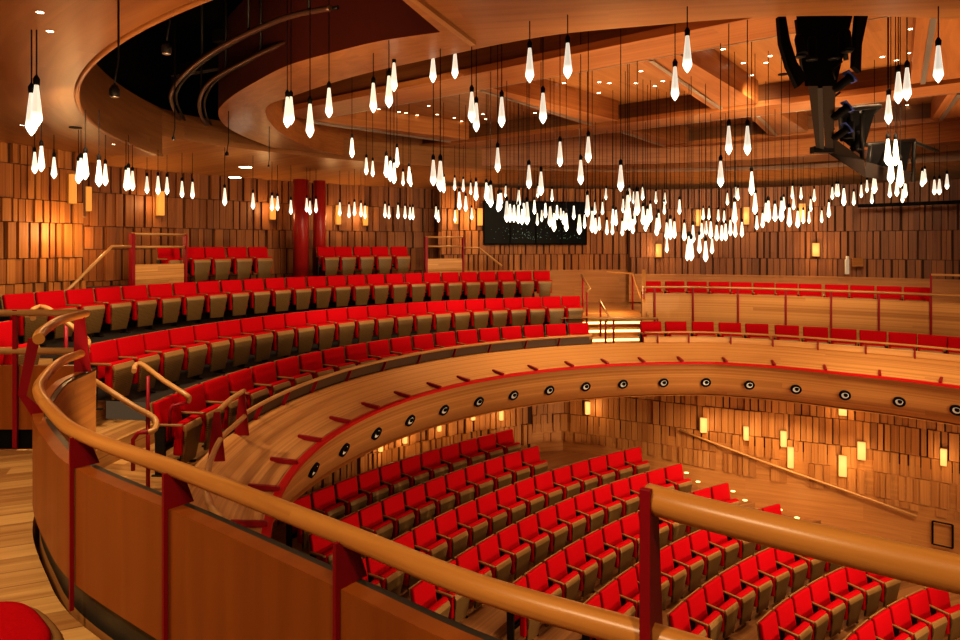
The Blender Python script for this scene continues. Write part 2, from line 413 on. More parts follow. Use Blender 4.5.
RW_L, RW_D, RW_C, RW_R = 13.7, 14.8, 14.0, 13.7
tL = theta_px(83, RW_L); tD0 = theta_px(60, RW_D); tD1 = theta_px(441, RW_D); tC0 = theta_px(441, RW_C); tC1 = theta_px(630, RW_C)
fin_wall('wall_left', arcpts(RW_L, 196, tL, 24), zz(1.7), zz(-1.95), M['tile'], seed=3, rows=(.5, .62, .42, .66, .45), wmin=.07, wmax=.16)
a = pol(tL, RW_L, HC, False); b = pol(tL - 1, RW_D, HC, False)
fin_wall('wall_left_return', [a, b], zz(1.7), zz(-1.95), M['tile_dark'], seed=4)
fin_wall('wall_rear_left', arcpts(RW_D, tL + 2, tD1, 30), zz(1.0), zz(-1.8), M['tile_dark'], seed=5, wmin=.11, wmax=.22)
a = pol(tD1, RW_D, HC, False); b = pol(tC0, RW_C, HC, False)
fin_wall('wall_rear_return', [a, b], zz(1.0), zz(-1.8), M['tile'], seed=6)
fin_wall('wall_rear', arcpts(RW_C, tC0, tC1, 16), zz(.82), zz(-1.8), M['tile'], seed=7, rows=(.7, .66, .74, .8))
mb = MB(); mb.sweep([(-.08, zz(1.9)), (-.08, zz(.8)), (.0, zz(.8))], arc(RW_C - .05, tC0 + 1, theta_px(652, RW_C), 24, d=False), smooth=False); struct(mb.build('wall_rear_dado', M['dado']))
tR1 = theta_px(1150, RW_R - .8)
rp = [ray_circle(x, RW_R - .0 - .9 * max(0, (x - 630) / 400)) for x in range(628, 1200, 22)]
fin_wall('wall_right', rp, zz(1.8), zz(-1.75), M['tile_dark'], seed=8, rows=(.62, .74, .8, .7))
mb = MB(); mb.sweep([(-.16, zz(1.8)), (-.16, zz(.97)), (-.20, zz(.97)), (-.20, zz(.92)), (-.1, zz(.92))], polypath(rp, -1), smooth=False); o = mb.build('baseboard_right', M['dado']); struct(o)

# stalls walls, under the balcony
sw1 = [pol(t, 9.75, HC, False) for t in range(206, 112, -3)] + [(1.25, 16.75)]
sw2 = [(1.25, 16.75), (2.1, 16.95), (3.5, 16.3), (5.07, 15.4), (6.5, 14.75), (8.0, 14.06), (9.3, 13.2), (10.6, 12.1), (12, 10.6)]
sw2 = sw2[:1] + spline(sw2[1:], 5)
fin_wall('wall_lower_left', sw1, zz(5.3), zz(3.3), M['tile_low'], seed=11, rows=(.55, .62, .5), wmin=.07, wmax=.15)
sw2L = sum(hypot(b[0] - a[0], b[1] - a[1]) for a, b in zip(sw2, sw2[1:]))
fin_wall('wall_lower_right', sw2, zz(6.9), zz(3.2), M['tile_low'], seed=12, gaps=(.008, .012, .018, .03), dmax=.06, rows=(.5, .56, .45, .52), wmin=.08, wmax=.17, z0f=lambda s: zz(4.95 + .45 * max(0, min(1, (s - 2.2) / 6.5))))
mb = MB(); mb.sweep([(.03, zz(7.0)), (.03, zz(4.5)), (0, zz(4.5))], polypath(sw2, 1), smooth=False)
struct(mb.build('wall_lower_dado', M['dado']))

# ------------------------------------------------------------------ balcony front (fascia, ledge, red strip)
bf = thing('curved_balcony', (HC[0], HC[1], zz(3.3)), 0, 'curved timber balcony front with wide ledge, red strip and round speakers', 'balcony front')
def bfm(mb, name, mat):
    off = Vector((HC[0], HC[1], zz(3.3))); mb.v = [tuple(Vector(p) - off) for p in mb.v]; return mb.build(name, mat, bf)
T0, T1 = 24, 212
def hpath(t0, t1, n): return [((HC[0] + delta(t) * cos(R_(t)), HC[1] + delta(t) * sin(R_(t))), (cos(R_(t)), sin(R_(t)))) for t in [t0 + (t1 - t0) * i / n for i in range(n + 1)]]
mb = MB(); mb.sweep([(6.74, zz(2.51)), (6.9, zz(2.50)), (7.1, zz(2.43)), (7.3, zz(2.31)), (7.4, zz(2.22)), (7.45, zz(2.18)), (7.52, zz(2.19)), (7.52, zz(2.7))], hpath(T0, T1, 110)); bfm(mb, 'ledge', M['ledge'])
mb = MB(); mb.sweep([(7.3, zz(3.30)), (7.14, zz(3.27)), (6.98, zz(2.98)), (6.78, zz(2.56)), (6.78, zz(2.5))], hpath(T0, T1, 110)); bfm(mb, 'fascia', M['fascia'])
mb = MB(); mb.sweep([(6.76, zz(2.50)), (6.68, zz(2.50)), (6.68, zz(2.54)), (6.76, zz(2.54))], hpath(T0, T1, 110), closed=True, smooth=False); bfm(mb, 'red_strip', M['redstrip'])
def thof(p): return D_(atan2(p[1] - HC[1], p[0] - HC[0])) % 360
bth = [193.6, 186.2] + [thof(pxy(x, y, 2.5)) for x, y in ((295.3, 463.8), (318.5, 441.3), (347.5, 422.8), (377.8, 408.6), (411.2, 397.7), (441.3, 388.5))] + [theta_px_d(px, 6.7) for px in (470, 504, 538, 573.7, 608.8, 645, 683, 727, 775, 826, 880, 940)]
for t in bth:
    p, q = pol(t, 6.72), pol(t, 7.03)
    mb = MB(); mb.bar((*p, zz(2.485)), (*q, zz(2.45)), .045, .05); bfm(mb, 'bracket', M['redsteel'])
mb = MB(); mb.sweep([(7.1, zz(3.3)), (10.2, zz(3.3))], hpath(T0, T1, 80), smooth=False); struct(mb.build('balcony_underside', M['fascia']))

# round loudspeakers in the fascia
def look_rot(nrm):
    return Vector(nrm).to_track_quat('Z', 'Y').to_matrix().to_4x4()
def make_speaker():
    s = thing('round_speaker')
    mb = MB(); mb.lathe([(.105, -.02), (.105, .022), (.074, .026), (.068, .006), (.06, -.0), (.0, -.0)], 24); o = mb.build('housing', M['black'], s)
    mb = MB(); mb.lathe([(.066, .004), (.062, .02), (.045, .01), (.04, .008)], 24); mb.build('cone', M['white'], s)
    mb = MB(); mb.lathe([(.04, .008), (.036, .03), (.015, .04), (0.002, .041)], 16); mb.build('dust_cap', M['black'], s, (.012, .014, 0))
    return s
spk0 = None
SPK = [309, 342.1, 375.8, 409.5, 443.5, 478.4, 513.2, 549.1, 585.4, 622.7, 663.3, 705.7, 749.3, 796, 845, 899.3, 956.7]
for i, px in enumerate(SPK):
    t = theta_px_d(px, 6.98) if i > 1 else thof(pxy(px, (469.7, 449.6)[i], 2.985)); p = pol(t, 6.965)
    n = Vector((-cos(R_(t)), -sin(R_(t)), -.42)).normalized()
    o = make_speaker() if spk0 is None else copy_thing(spk0, (0, 0, 0), 0)
    spk0 = spk0 or o
    o.location = (p[0], p[1], zz(2.985)); o.rotation_mode = 'QUATERNION'; o.rotation_quaternion = n.to_track_quat('Z', 'Y')
    tag(o, 'round black and white loudspeaker in the balcony front, %s from the left' % ordn(i + 1), 'loudspeaker', 'loudspeakers along the balcony front')

# ------------------------------------------------------------------ seats
def make_seat():
    s = thing('theatre_seat')
    def pane(name, mat, pts, w0, w1, th, bev):
        """slab between bottom point and top point (y,z), widths w0 / w1, thickness th towards -y"""
        (y0, z0), (y1, z1) = pts; mb = MB()
        d = Vector((0, y1 - y0, z1 - z0)).normalized(); n = Vector((0, -d.z, d.y)) * th
        P = [Vector((-w0 / 2, y0, z0)), Vector((w0 / 2, y0, z0)), Vector((w0 / 2, y0, z0)) + n, Vector((-w0 / 2, y0, z0)) + n,
             Vector((-w1 / 2, y1, z1)), Vector((w1 / 2, y1, z1)), Vector((w1 / 2, y1, z1)) + n, Vector((-w1 / 2, y1, z1)) + n]
        mb.hexa(P); o = mb.build(name, mat, s); bevel(o.data, bev); return o
    pane('backrest', M['red'], ((.09, .38), (.005, .855)), .485, .50, .065, .022)
    pane('back_shell', M['ply'], ((.02, .26), (-.066, .848)), .49, .505, .018, .006)
    pane('seat_cushion', M['red'], ((.27, .22), (.295, .60)), .43, .45, .10, .028)
    sp = pane('seat_pan', M['perf'], ((.27, .10), (.342, .515)), .31, .405, .04, .012)
    mb = MB(); mb.hexa([(-.2025, .295, .50), (.2025, .295, .50), (.2025, .342, .50), (-.2025, .342, .50), (-.2, .27, .577), (.2, .27, .577), (.2, .315, .577), (-.2, .315, .577)]); o = mb.build('pan_edge', M['ply'], sp); fixn(o.data); bevel(o.data, .012)
    mb = MB(); mb.box((.272, .16, .60), (.04, .32, .028), grain=1); o = mb.build('armrest', M['ply'], s); bevel(o.data, .009)
    mb = MB(); mb.box((.272, .06, .29), (.03, .12, .58)); mb.box((.272, .08, .012), (.045, .24, .024)); mb.box((.02, .06, .30), (.5, .05, .05)); o = mb.build('standard', M['darkmetal'], s); bevel(o.data, .006)
    return s
SEAT = None; n_seats = 0
def seat(x, y, z, face, label, group):
    global SEAT, n_seats
    rz = face - pi / 2
    if SEAT is None:
        SEAT = make_seat(); SEAT.location = (x, y, z); SEAT.rotation_euler = (0, 0, rz); o = SEAT
    else: o = copy_thing(SEAT, (x, y, z), rz)
    tag(o, label, 'seat', group); n_seats += 1; return o
def seat_at(t, R, drop, c, label, group, d=True):
    x, y = pol(t, R, c, d); return seat(x, y, zz(drop), R_(t) + pi, label, group)
def row(R, drop, thetas, what, group, c=HC, d=True, start=1, side='left'):
    for k, t in enumerate(thetas): seat_at(t, R, drop, c, 'red tip-up seat, %s from the %s %s' % (ordn(k + start), side, what), group, d)
lin = lambda a, b, n: [a + (b - a) * i / (n - 1) for i in range(n)]
row(8.38, 2.68, lin(176.9, 106.2, 19), 'in the front balcony row behind the ledge', 'front balcony row seats')
row(9.87, 2.17, lin(171.0, 103.5, 23), 'in the second balcony row', 'second balcony row seats')
row(12.13, 1.61, lin(166.4, 103.6, 25), 'in the third balcony row', 'third balcony row seats')
row(13.3, .905, [theta_px(p, 13.3) for p in (169, 194, 215, 237, 258)], 'in the top row left of the red columns', 'top row seats left of the columns')
row(13.3, .905, [theta_px(p, 13.3) for p in (326, 343.3, 362, 380, 399)], 'in the top row right of the red columns', 'top row seats right of the columns')
row(8.38, 2.68, [theta_px_d(p, 8.38) for p in (651, 676, 703, 730, 757, 787, 815.7, 843.5, 873, 902.5, 932.5, 963)], 'in the balcony row right of the lit stairs', 'balcony row seats right of the stairs')
row(10.2, 1.82, [theta_px_d(p, 10.2) for p in (651.7, 675, 697, 719.3, 741.3, 764, 786.7, 810.3, 836.7, 862.3, 889, 916.7)], 'in the side gallery row behind its rail', 'side gallery seats')
for x, y in ((-5.3, 7.25), (-5.35, 6.7)):
    pass
ends = [129.9, 130.2, 122.43, 121.37, 120.0, 118.4, 117.6, 117.0, 116.0]
starts = [149, 149.5, 150.5, 149, 146.5, 144.5, 140.5, 136, 131.8]
pitch = .558
RN = ['rear stalls row', 'second-from-rear stalls row', 'third-from-rear stalls row', 'fourth-from-rear stalls row', 'fifth-from-rear stalls row', 'sixth-from-rear stalls row', 'seventh-from-rear stalls row', 'eighth-from-rear stalls row', 'frontmost visible stalls row']
for i in range(9):
    st = D_(pitch / SR[i]); n = int((starts[i] - ends[i]) / st) + 1
    row(SR[i], SFL[i], [ends[i] + st * k for k in range(n)], 'of the ' + RN[i], RN[i] + ' seats', c=SC, d=False, side='right end')
# seat beside the camera on the gallery, its cushion folded down
fs = thing('folding_seat', (-1.72, 1.80, zz(1.64)), R_(48) - pi / 2, 'red seat with plywood rim in the near left corner, cushion folded down', 'seat')
def slab(w, d, yc, z0, z1, p=3.2, n=40):
    mb = MB(); ring = []
    for k in range(n):
        a = 2 * pi * k / n; c, q = cos(a), sin(a)
        ring.append((w / 2 * abs(c) ** (2 / p) * (1 if c > 0 else -1), yc + d / 2 * abs(q) ** (2 / p) * (1 if q > 0 else -1)))
    lv = [(z0, .9), (z0 + .2 * (z1 - z0), 1), (z0 + .75 * (z1 - z0), 1), (z1 - .004, .95), (z1, .86), (z1 + .012, .5), (z1 + .015, .02)]
    for z, f in lv:
        for x, y in ring: mb.v.append((x * f, yc + (y - yc) * f, z))
    for i in range(len(lv) - 1):
        for k in range(n):
            k2 = (k + 1) % n; mb.face([i * n + k, i * n + k2, (i + 1) * n + k2, (i + 1) * n + k], [(0, 0)] * 4, True)
    mb.face(list(range(n))[::-1], [(0, 0)] * n); return mb
slab(.47, .46, .24, .385, .455).build('seat_cushion', M['red'], fs)
slab(.53, .52, .245, .34, .425, 3.0).build('seat_pan', M['ply'], fs)
mb = MB(); mb.hexa([(-.24, .03, .42), (.24, .03, .42), (.24, -.04, .42), (-.24, -.04, .42), (-.25, -.05, .86), (.25, -.05, .86), (.25, -.12, .86), (-.25, -.12, .86)]); o = mb.build('backrest', M['red'], fs); bevel(o.data, .02)
for x in (.29,):
    mb = MB(); mb.box((x, .02, .60), (.045, .2, .03), grain=1); o = mb.build('armrest', M['ply'], fs); bevel(o.data, .008)
    mb = MB(); mb.box((x, .1, .29), (.03, .16, .58)); mb.box((x, .1, .012), (.05, .3, .024)); mb.build('standard', M['darkmetal'], fs)
# raised side platform with one seat behind the barrier
mb = MB(); mb.box((-5.75, 7.55, zz(1.73) - .475), (1.2, 1.2, .95)); struct(mb.build('side_platform', M['tier']))
seat(-5.42, 7.55, zz(1.73), R_(0), 'red tip-up seat behind the gallery end barrier at the left edge', 'seats')

# ------------------------------------------------------------------ foreground parapet of the upper gallery
par = thing('gallery_parapet', (0, 1.60, zz(1.64)), 0, 'curved brown timber parapet with round handrail in the foreground', 'parapet')
def loc_build(mb, name, mat, parent):
    m = parent.matrix_basis.inverted(); mb.v = [tuple(m @ Vector(p)) for p in mb.v]; return mb.build(name, mat, parent)
pp = polypath(PARs, 1)       # outward = towards the auditorium
cx = sum(p[0] for p, n in pp) / len(pp)
if pp[20][1][0] < 0: pp = polypath(PARs, -1)
mb = MB(); mb.sweep([(0, zz(1.49)), (0, zz(.985))], pp); loc_build(mb, 'inner_panel', M['parapet'], par)
mb = MB(); mb.sweep([(.035, zz(1.645)), (.035, zz(1.49)), (0, zz(1.49))], pp, smooth=False); loc_build(mb, 'kick_plate', M['kick'], par)
mb = MB(); mb.sweep([(0, zz(.985)), (.0, zz(.98)), (.055, zz(.98)), (.055, zz(1.0))], pp, smooth=False); loc_build(mb, 'cap', M['parapet'], par)
mb = MB(); mb.sweep([(.055, zz(1.0)), (.055, zz(.985)), (.085, zz(.985)), (.085, zz(1.0))], pp, smooth=False); loc_build(mb, 'edge_trim', M['kick'], par)
mb = MB(); mb.sweep([(.083, zz(1.0)), (.085, zz(2.0)), (.03, zz(2.0)), (.035, zz(1.645))], pp); loc_build(mb, 'outer_panel', M['parapet_out'], par)
for e in (-1,):
    p, n = pp[e]; mb = MB(); mb.quad((*p, zz(1.64)), (p[0] + n[0] * .085, p[1] + n[1] * .085, zz(1.64)), (p[0] + n[0] * .085, p[1] + n[1] * .085, zz(.98)), (*p, zz(.98))); loc_build(mb, 'end_cap', M['railpale'], par)
def par_at(x, y):
    i = min(range(len(pp)), key=lambda k: (pp[k][0][0] - x) ** 2 + (pp[k][0][1] - y) ** 2); return pp[i]
i0 = min(range(len(pp)), key=lambda k: abs(pp[k][0][0] - 1.3))
mb = MB(); mb.tube([(p[0] + n[0] * .03, p[1] + n[1] * .03, zz(.84)) for p, n in pp[i0:-3]], .031, 16); loc_build(mb, 'handrail', M['rail'], par)
iu = min(range(len(pp)), key=lambda k: hypot(pp[k][0][0] + 2.55, pp[k][0][1] - 3.81))
mb = MB(); mb.tube([(p[0] + n[0] * .03, p[1] + n[1] * .03, zz(.54)) for p, n in pp[iu:-3]], .031, 14); loc_build(mb, 'upper_handrail', M['rail'], par)
def rail_post(x, y, top, base=1.60, plate=True):
    p, n = par_at(x, y); tx, ty = -n[1], n[0]; mb = MB()
    mb.box((p[0] - n[0] * .012, p[1] - n[1] * .012, (zz(base) + zz(top)) / 2), (.013, .016, base - top), atan2(ty, tx), 2)
    loc_build(mb, 'post', M['redsteel'], par)
    if plate:
        mb = MB()
        a = (p[0] - n[0] * .012, p[1] - n[1] * .012); b = (p[0] + n[0] * .1, p[1] + n[1] * .1); c = (p[0] + n[0] * .055, p[1] + n[1] * .055)
        w = (tx * .006, ty * .006)
        P = [(*a, zz(.98)), (*b, zz(.98)), (*c, zz(top + .01)), (*a, zz(top + .01))]
        mb.hexa([(q[0] - w[0], q[1] - w[1], q[2]) for q in P] + [(q[0] + w[0], q[1] + w[1], q[2]) for q in P]); loc_build(mb, 'bracket_plate', M['redsteel'], par)
for x, y in ((-.4, 1.905), (-1.125, 2.46), (-1.78, 2.935)): rail_post(x, y, .845)
rail_post(-3.11, 5.16, .55, .98)
p, n = par_at(-2.57, 3.85); tx, ty = -n[1] * .008, n[0] * .008
for nm, Q in (('leaning_plate', ((.04, .54), (-.02, .54), (-.07, .86), (-.03, .88))), ('leaning_plate', ((-.03, .87), (-.07, .86), (.0, 1.0), (.07, .98)))):
    P = [(p[0] + n[0] * o, p[1] + n[1] * o, zz(z)) for o, z in Q]; mb = MB()
    mb.hexa([(q[0] - tx, q[1] - ty, q[2]) for q in P] + [(q[0] + tx, q[1] + ty, q[2]) for q in P]); loc_build(mb, nm, M['redsteel'], par)
# the raised handrail at the aisle end, close to the camera
hr = thing('raised_handrail', (.37, 1.41, zz(.98)), 0, 'thick round timber handrail on a red post at the near right', 'handrail')
ihr = [k for k in range(len(pp)) if .33 <= pp[k][0][0] <= 1.6]
pts = [(x, y, zz(.54)) for x, y in spline([(.358, 1.425), (.44, 1.352), (.6, 1.228), (.775, 1.103), (1.0, .95), (1.5, .62)], 6)]
mb = MB(); mb.tube(pts, .031, 20); loc_build(mb, 'rail', M['rail'], hr)
p, n = par_at(.37, 1.40); p = (.352, 1.405); tx, ty = -n[1], n[0]
for nm, (o0, o1), mt in (('post', (-.02, -.004), M['redsteel']), ('bracket_plate', (0, .12), M['redsteel'])):
    mb = MB()
    if nm == 'post': mb.box((p[0] - n[0] * .012, p[1] - n[1] * .012, zz(1.06)), (.022, .018, 1.1), atan2(ty, tx), 2)
    else:
        a = (p[0], p[1]); b = (p[0] + n[0] * .115, p[1] + n[1] * .115); c = (p[0] + n[0] * .06, p[1] + n[1] * .06); w = (tx * .006, ty * .006)
        P = [(*a, zz(.98)), (*b, zz(.98)), (*c, zz(.55)), (*a, zz(.55))]
        mb.hexa([(q[0] - w[0], q[1] - w[1], q[2]) for q in P] + [(q[0] + w[0], q[1] + w[1], q[2]) for q in P])
    loc_build(mb, nm, mt, hr)

# barrier across the gallery end
gb = thing('gallery_end_barrier', (-5.2, 5.35, zz(1.64)), 0, 'brown panel barrier with two rails across the far end of the gallery', 'barrier')
y = 5.35
mb = MB(); mb.box((-5.4, y + .03, zz(1.225)), (4.4, .05, .51)); loc_build(mb, 'panel', M['parapet'], gb)
mb = MB(); mb.box((-5.4, y + .035, zz(1.56)), (4.4, .03, .16)); loc_build(mb, 'kick_plate', M['black'], gb)
for dz, nm in ((.545, 'top_rail'), (.85, 'lower_rail')):
    mb = MB(); mb.tube([(-7.6, y, zz(dz)), (-5, y, zz(dz)), (-3.17, y, zz(dz))], .028, 12); loc_build(mb, nm, M['railpale'], gb)
for x in (-3.71, -4.75, -5.8):
    mb = MB(); mb.box((x, y - .012, zz(1.07)), (.035, .02, 1.1)); loc_build(mb, 'post', M['redsteel'], gb)

# ------------------------------------------------------------------ balcony handrail along the ledge
br = thing('balcony_handrail', (HC[0], HC[1], zz(2.19)), 0, 'long pale timber handrail on red posts along the balcony ledge', 'handrail')
tA = theta_px(245, 7.4); tB = theta_px(592, 7.4)
mb = MB(); mb.tube([(*pol(tA + (tB - tA) * i / 60, 7.4), zz(1.98)) for i in range(61)], .026, 10); loc_build(mb, 'rail', M['railpale'], br)
for px in (262, 289, 317, 351, 386, 421, 456, 491, 527, 560):
    t = theta_px(px, 7.4); a, b = pol(t, 7.4), pol(t, 7.5); mb = MB(); mb.bar((*a, zz(1.99)), (*b, zz(2.2)), .014, .05); loc_build(mb, 'post', M['redsteel'], br)
mb = MB(); mb.sweep([(7.53, zz(2.02)), (7.53, zz(2.6))], hpath(tA + 1, tB, 50)); loc_build(mb, 'under_rail_band', M['under_rail_band'], br)  # dark strip painted in as the shadow gap below the rail
sr = thing('balcony_side_handrail', (HC[0], HC[1], zz(2.19)), 0, 'thin pale timber handrail in front of the balcony row right of the stairs', 'handrail')
tA = theta_px_d(645, 7.4); 
mb = MB(); mb.tube([(*pol(tA + (30 - tA) * i / 40, 7.42), zz(1.955)) for i in range(41)], .022, 10); loc_build(mb, 'rail', M['railpale'], sr)
for px in (658, 689, 731, 773, 818, 866, 915):
    t = theta_px_d(px, 7.42); a = pol(t, 7.42); mb = MB(); mb.box((*a, zz(2.08)), (.025, .025, .24), R_(t)); loc_build(mb, 'post', M['redsteel'], sr)
mb = MB(); mb.sweep([(7.46, zz(2.2)), (7.46, zz(2.06)), (7.5, zz(2.06)), (7.5, zz(2.6))], hpath(24, tA, 40)); loc_build(mb, 'under_rail_band', M['ledge'], sr)
# raised handrail piece at the near end of the ledge, with red plates
rp_ = thing('ledge_end_handrail', (-2.75, 7.3, zz(2.19)), 0, 'short raised timber handrail with red plates at the near ledge end', 'handrail')
h1 = [pxy(px, py, 1.70) for px, py in ((244, 391), (231, 399), (218.5, 411))]
mb = MB(); mb.tube([(*p, zz(1.70)) for p in spline(h1, 4)], .028, 10); loc_build(mb, 'upper_rail', M['railpale'], rp_)
h2 = [pxy(px, py, 1.98) for px, py in ((245, 416), (234, 426), (222, 437), (214, 452), (208, 470), (206, 486), (210, 505), (222, 520))]
mb = MB(); mb.tube([(*p, zz(1.98)) for p in spline(h2, 4)], .028, 10); loc_build(mb, 'lower_rail', M['railpale'], rp_)
for (px, py) in ((243, 392), (218, 412)):
    a = pxy(px, py, 1.70); mb = MB(); d = Vector((HC[0] - a[0], HC[1] - a[1], 0)).normalized()
    P = [(a[0] - d.x * .0, a[1] - d.y * .0), (a[0] + d.x * .09, a[1] + d.y * .09)]
    w = (-d.y * .008, d.x * .008)
    Q = [(a[0] - d.x * .1, a[1] - d.y * .1, zz(2.2)), (a[0] + d.x * .07, a[1] + d.y * .07, zz(2.2)), (a[0] + d.x * .02, a[1] + d.y * .02, zz(1.7)), (a[0] - d.x * .04, a[1] - d.y * .04, zz(1.7))]
    mb.hexa([(q[0] - w[0], q[1] - w[1], q[2]) for q in Q] + [(q[0] + w[0], q[1] + w[1], q[2]) for q in Q]); loc_build(mb, 'plate', M['redsteel'], rp_)

# stair handrails left of the balcony rows
def stair_rail(name, label, pts, r, posts, lower=None, base=2.68):
    P = [(*pxy(px, py, dr), zz(dr)) for px, py, dr in pts]
    t = thing(name, (P[0][0], P[0][1], zz(base)), 0, label, 'handrail')
    mb = MB(); mb.tube(spline(P, 5), r, 10); loc_build(mb, 'rail', M['railpale'], t)
    for pl in posts:
        Q = [(*pxy(px, py, dr), zz(dr)) for px, py, dr in pl]; Q = Q if len(Q) > 1 else Q + [(Q[0][0], Q[0][1], zz(base))]
        mb = MB(); mb.tube(Q, .022, 8); loc_build(mb, 'post', M['redsteel'], t)
    return t
stair_rail('stair_handrail', 'pale stair handrail with hooked ends beside the first front row seat', [(134, 371, 1.5), (136, 365, 1.48), (143, 365, 1.48), (163, 380, 1.62), (185, 394, 1.75), (189, 398, 1.80), (188, 402, 1.85)], .03,
           [[(148, 376, 1.58)], [(188, 402, 1.85), (180, 404, 1.85), (172, 406, 1.87), (170, 412, 1.93), (170, 440, 2.3)]])
stair_rail('stair_handrail', 'sloping stair handrail in front of the pale curved panel', [(93, 380, 1.45), (110, 391, 1.58), (135, 407, 1.75), (150, 415, 1.84), (156, 421, 1.90), (155, 429, 1.96), (148, 432, 1.98)], .03,
           [[(148, 416, 1.86)], [(148, 432, 1.98), (138, 433, 2.0), (133, 440, 2.06), (133, 470, 2.4)]])
stair_rail('stair_handrail', 'curled stair handrail behind the gallery end barrier', [(33, 318, .78), (32, 311, .74), (40, 307, .72), (50, 310, .74), (66, 322, .88), (80, 333, 1.0), (88, 341, 1.1), (87, 347, 1.14)], .03, [[(66, 322, .9)]], base=2.2)

# ------------------------------------------------------------------ top-row boxes, rails, red columns
def top_box(pxl, pxr, label, ext):
    R = 12.82; a, b = ray_circle(pxl, R), ray_circle(pxr, R); c = ((a[0] + b[0]) / 2, (a[1] + b[1]) / 2)
    rz = atan2(b[1] - a[1], b[0] - a[0]); w = hypot(b[0] - a[0], b[1] - a[1])
    t = thing('landing_guard', (c[0], c[1], zz(.905)), rz, label, 'guard rail')
    mb = MB(); mb.box((0, .03, .26), (w, .05, .5)); mb.build('panel', M['ledge'], t)
    for z in (.86, 1.12):
        mb = MB(); mb.tube([(-w / 2, 0, z), (w / 2, 0, z)], .026, 10); mb.build('rail', M['railpale'], t)
    for x in (-w / 2, w / 2):
        mb = MB(); mb.box((x, 0, .56), (.07 if x < 0 else .045, .1, 1.14)); mb.build('post', M['redsteel'], t)
    P = [(*q, z) for q, z in ext]
    mb = MB(); mb.tube(P, .028, 10); loc_build(mb, 'sloping_rail', M['railpale'], t)
    return t
e1 = [((ray_circle(132, 12.8)), zz(.03)), (ray_circle(112, 12.8), zz(.03)), (ray_circle(66, 12.3), zz(.80))]
top_box(132, 185, 'timber guard panel with red posts and rails, left of the red columns', e1)
e2 = [((ray_circle(462, 12.85)), zz(.09)), (ray_circle(479, 12.9), zz(.09)), (ray_circle(502, 12.6), zz(.62))]
top_box(426, 463, 'timber guard panel with red posts right of the top row seats', e2)
for px, r, lab in ((301, .20, 'left thick red round column rising behind the top row'), (319.5, .165, 'right slimmer red round column behind the top row')):
    p = ray_circle(px, 13.75); c = thing('red_column', (p[0], p[1], zz(.905)), 0, lab, 'column')
    mb = MB(); mb.lathe([(r, 0), (r, 2.62)], 28); mb.build('shaft', M['redcol'], c)
    mb = MB(); mb.lathe([(r + .03, 0), (r + .03, .05), (r + .005, .06)], 28); mb.build('base_ring', M['redcol'], c)

# ------------------------------------------------------------------ lit stairs at the rear right of the balcony
stp = thing('lit_steps', (*ray_circle(620, 9.6), zz(2.5)), 0, 'short timber stair with glowing nosings between balcony and side gallery', 'stairs')
for k, (r, dr) in enumerate(((9.0, 2.5), (9.35, 2.33), (9.7, 2.15), (10.05, 1.98), (10.4, 1.82))):
    r2 = r + .37 if k < 4 else 13.7
    tl, tr = theta_px(582, r), theta_px(641, r)
    mb = MB(); mb.sweep([(r, zz(dr + .18)), (r, zz(dr)), (r2, zz(dr))], hpath(tl, tr, 10), smooth=False); s_ = loc_build(mb, 'step', M['ledge'], stp)
    mb = MB(); mb.sweep([(r - .012, zz(dr + .09)), (r - .012, zz(dr + .03))], hpath(tl - .1, tr + .1, 10), smooth=False); g_ = loc_build(mb, 'step_light', M['glow'], stp); g_['label'] = 'glowing light strip'
mb = MB()
wp = [pol(theta_px(642, r), r, HC, False) for r in (9.2, 10.2, 11.4)]
for a, b in zip(wp, wp[1:]):
    mb.hexa([(*a, zz(2.68)), (*b, zz(2.68)), (b[0] + .1, b[1], zz(2.68)), (a[0] + .1, a[1], zz(2.68)), (*a, zz(1.45)), (*b, zz(.7)), (b[0] + .1, b[1], zz(.7)), (a[0] + .1, a[1], zz(1.45))])
struct(mb.build('trim_2', M['ledge']))
def far_rail(label, pts, posts):
    P = [(*ray_circle(px, r), 0) for px, py, r in pts]
    P = [(p[0], p[1], EZ + (HY - py) / F * p[1]) for p, (px, py, r) in zip(P, pts)]
    t = thing('stair_handrail', (P[0][0], P[0][1], zz(2.3)), 0, label, 'handrail'); mb = MB(); mb.tube(P, .028, 8); loc_build(mb, 'rail', M['railpale'], t)
    for px, py, r, dr in posts:
        p = ray_circle(px, r); mb = MB(); mb.tube([(*p, EZ + (HY - py) / F * p[1]), (*p, zz(dr))], .024, 8); loc_build(mb, 'post', M['redsteel'], t)
far_rail('sloping handrail on two red posts at the left edge of the lit stairs', [(581.5, 275, 10.6), (590, 288.5, 9.9), (587, 293, 9.9)], [(582.7, 277, 10.6, 2.0), (586.8, 292, 9.9, 2.2)])
far_rail('small sloping handrail on red posts at the middle of the lit stairs', [(599.5, 301, 9.6), (609, 316.5, 9.0), (606, 322, 9.0)], [(600.5, 303, 9.6, 2.4), (605.6, 321, 9.0, 2.5), (613.6, 320, 9.0, 2.5)])
far_rail('steep sloping handrail on the right edge of the lit stairs', [(607, 272, 11.3), (632.5, 273.5, 11.2), (648, 316, 9.2)], [(632.5, 274, 11.2, 2.0)])
far_rail('level rail with a red post joining the lit stairs and right balcony', [(588, 318.5, 8.9), (657.5, 318.5, 8.9)], [(657.5, 319, 8.9, 2.68)])

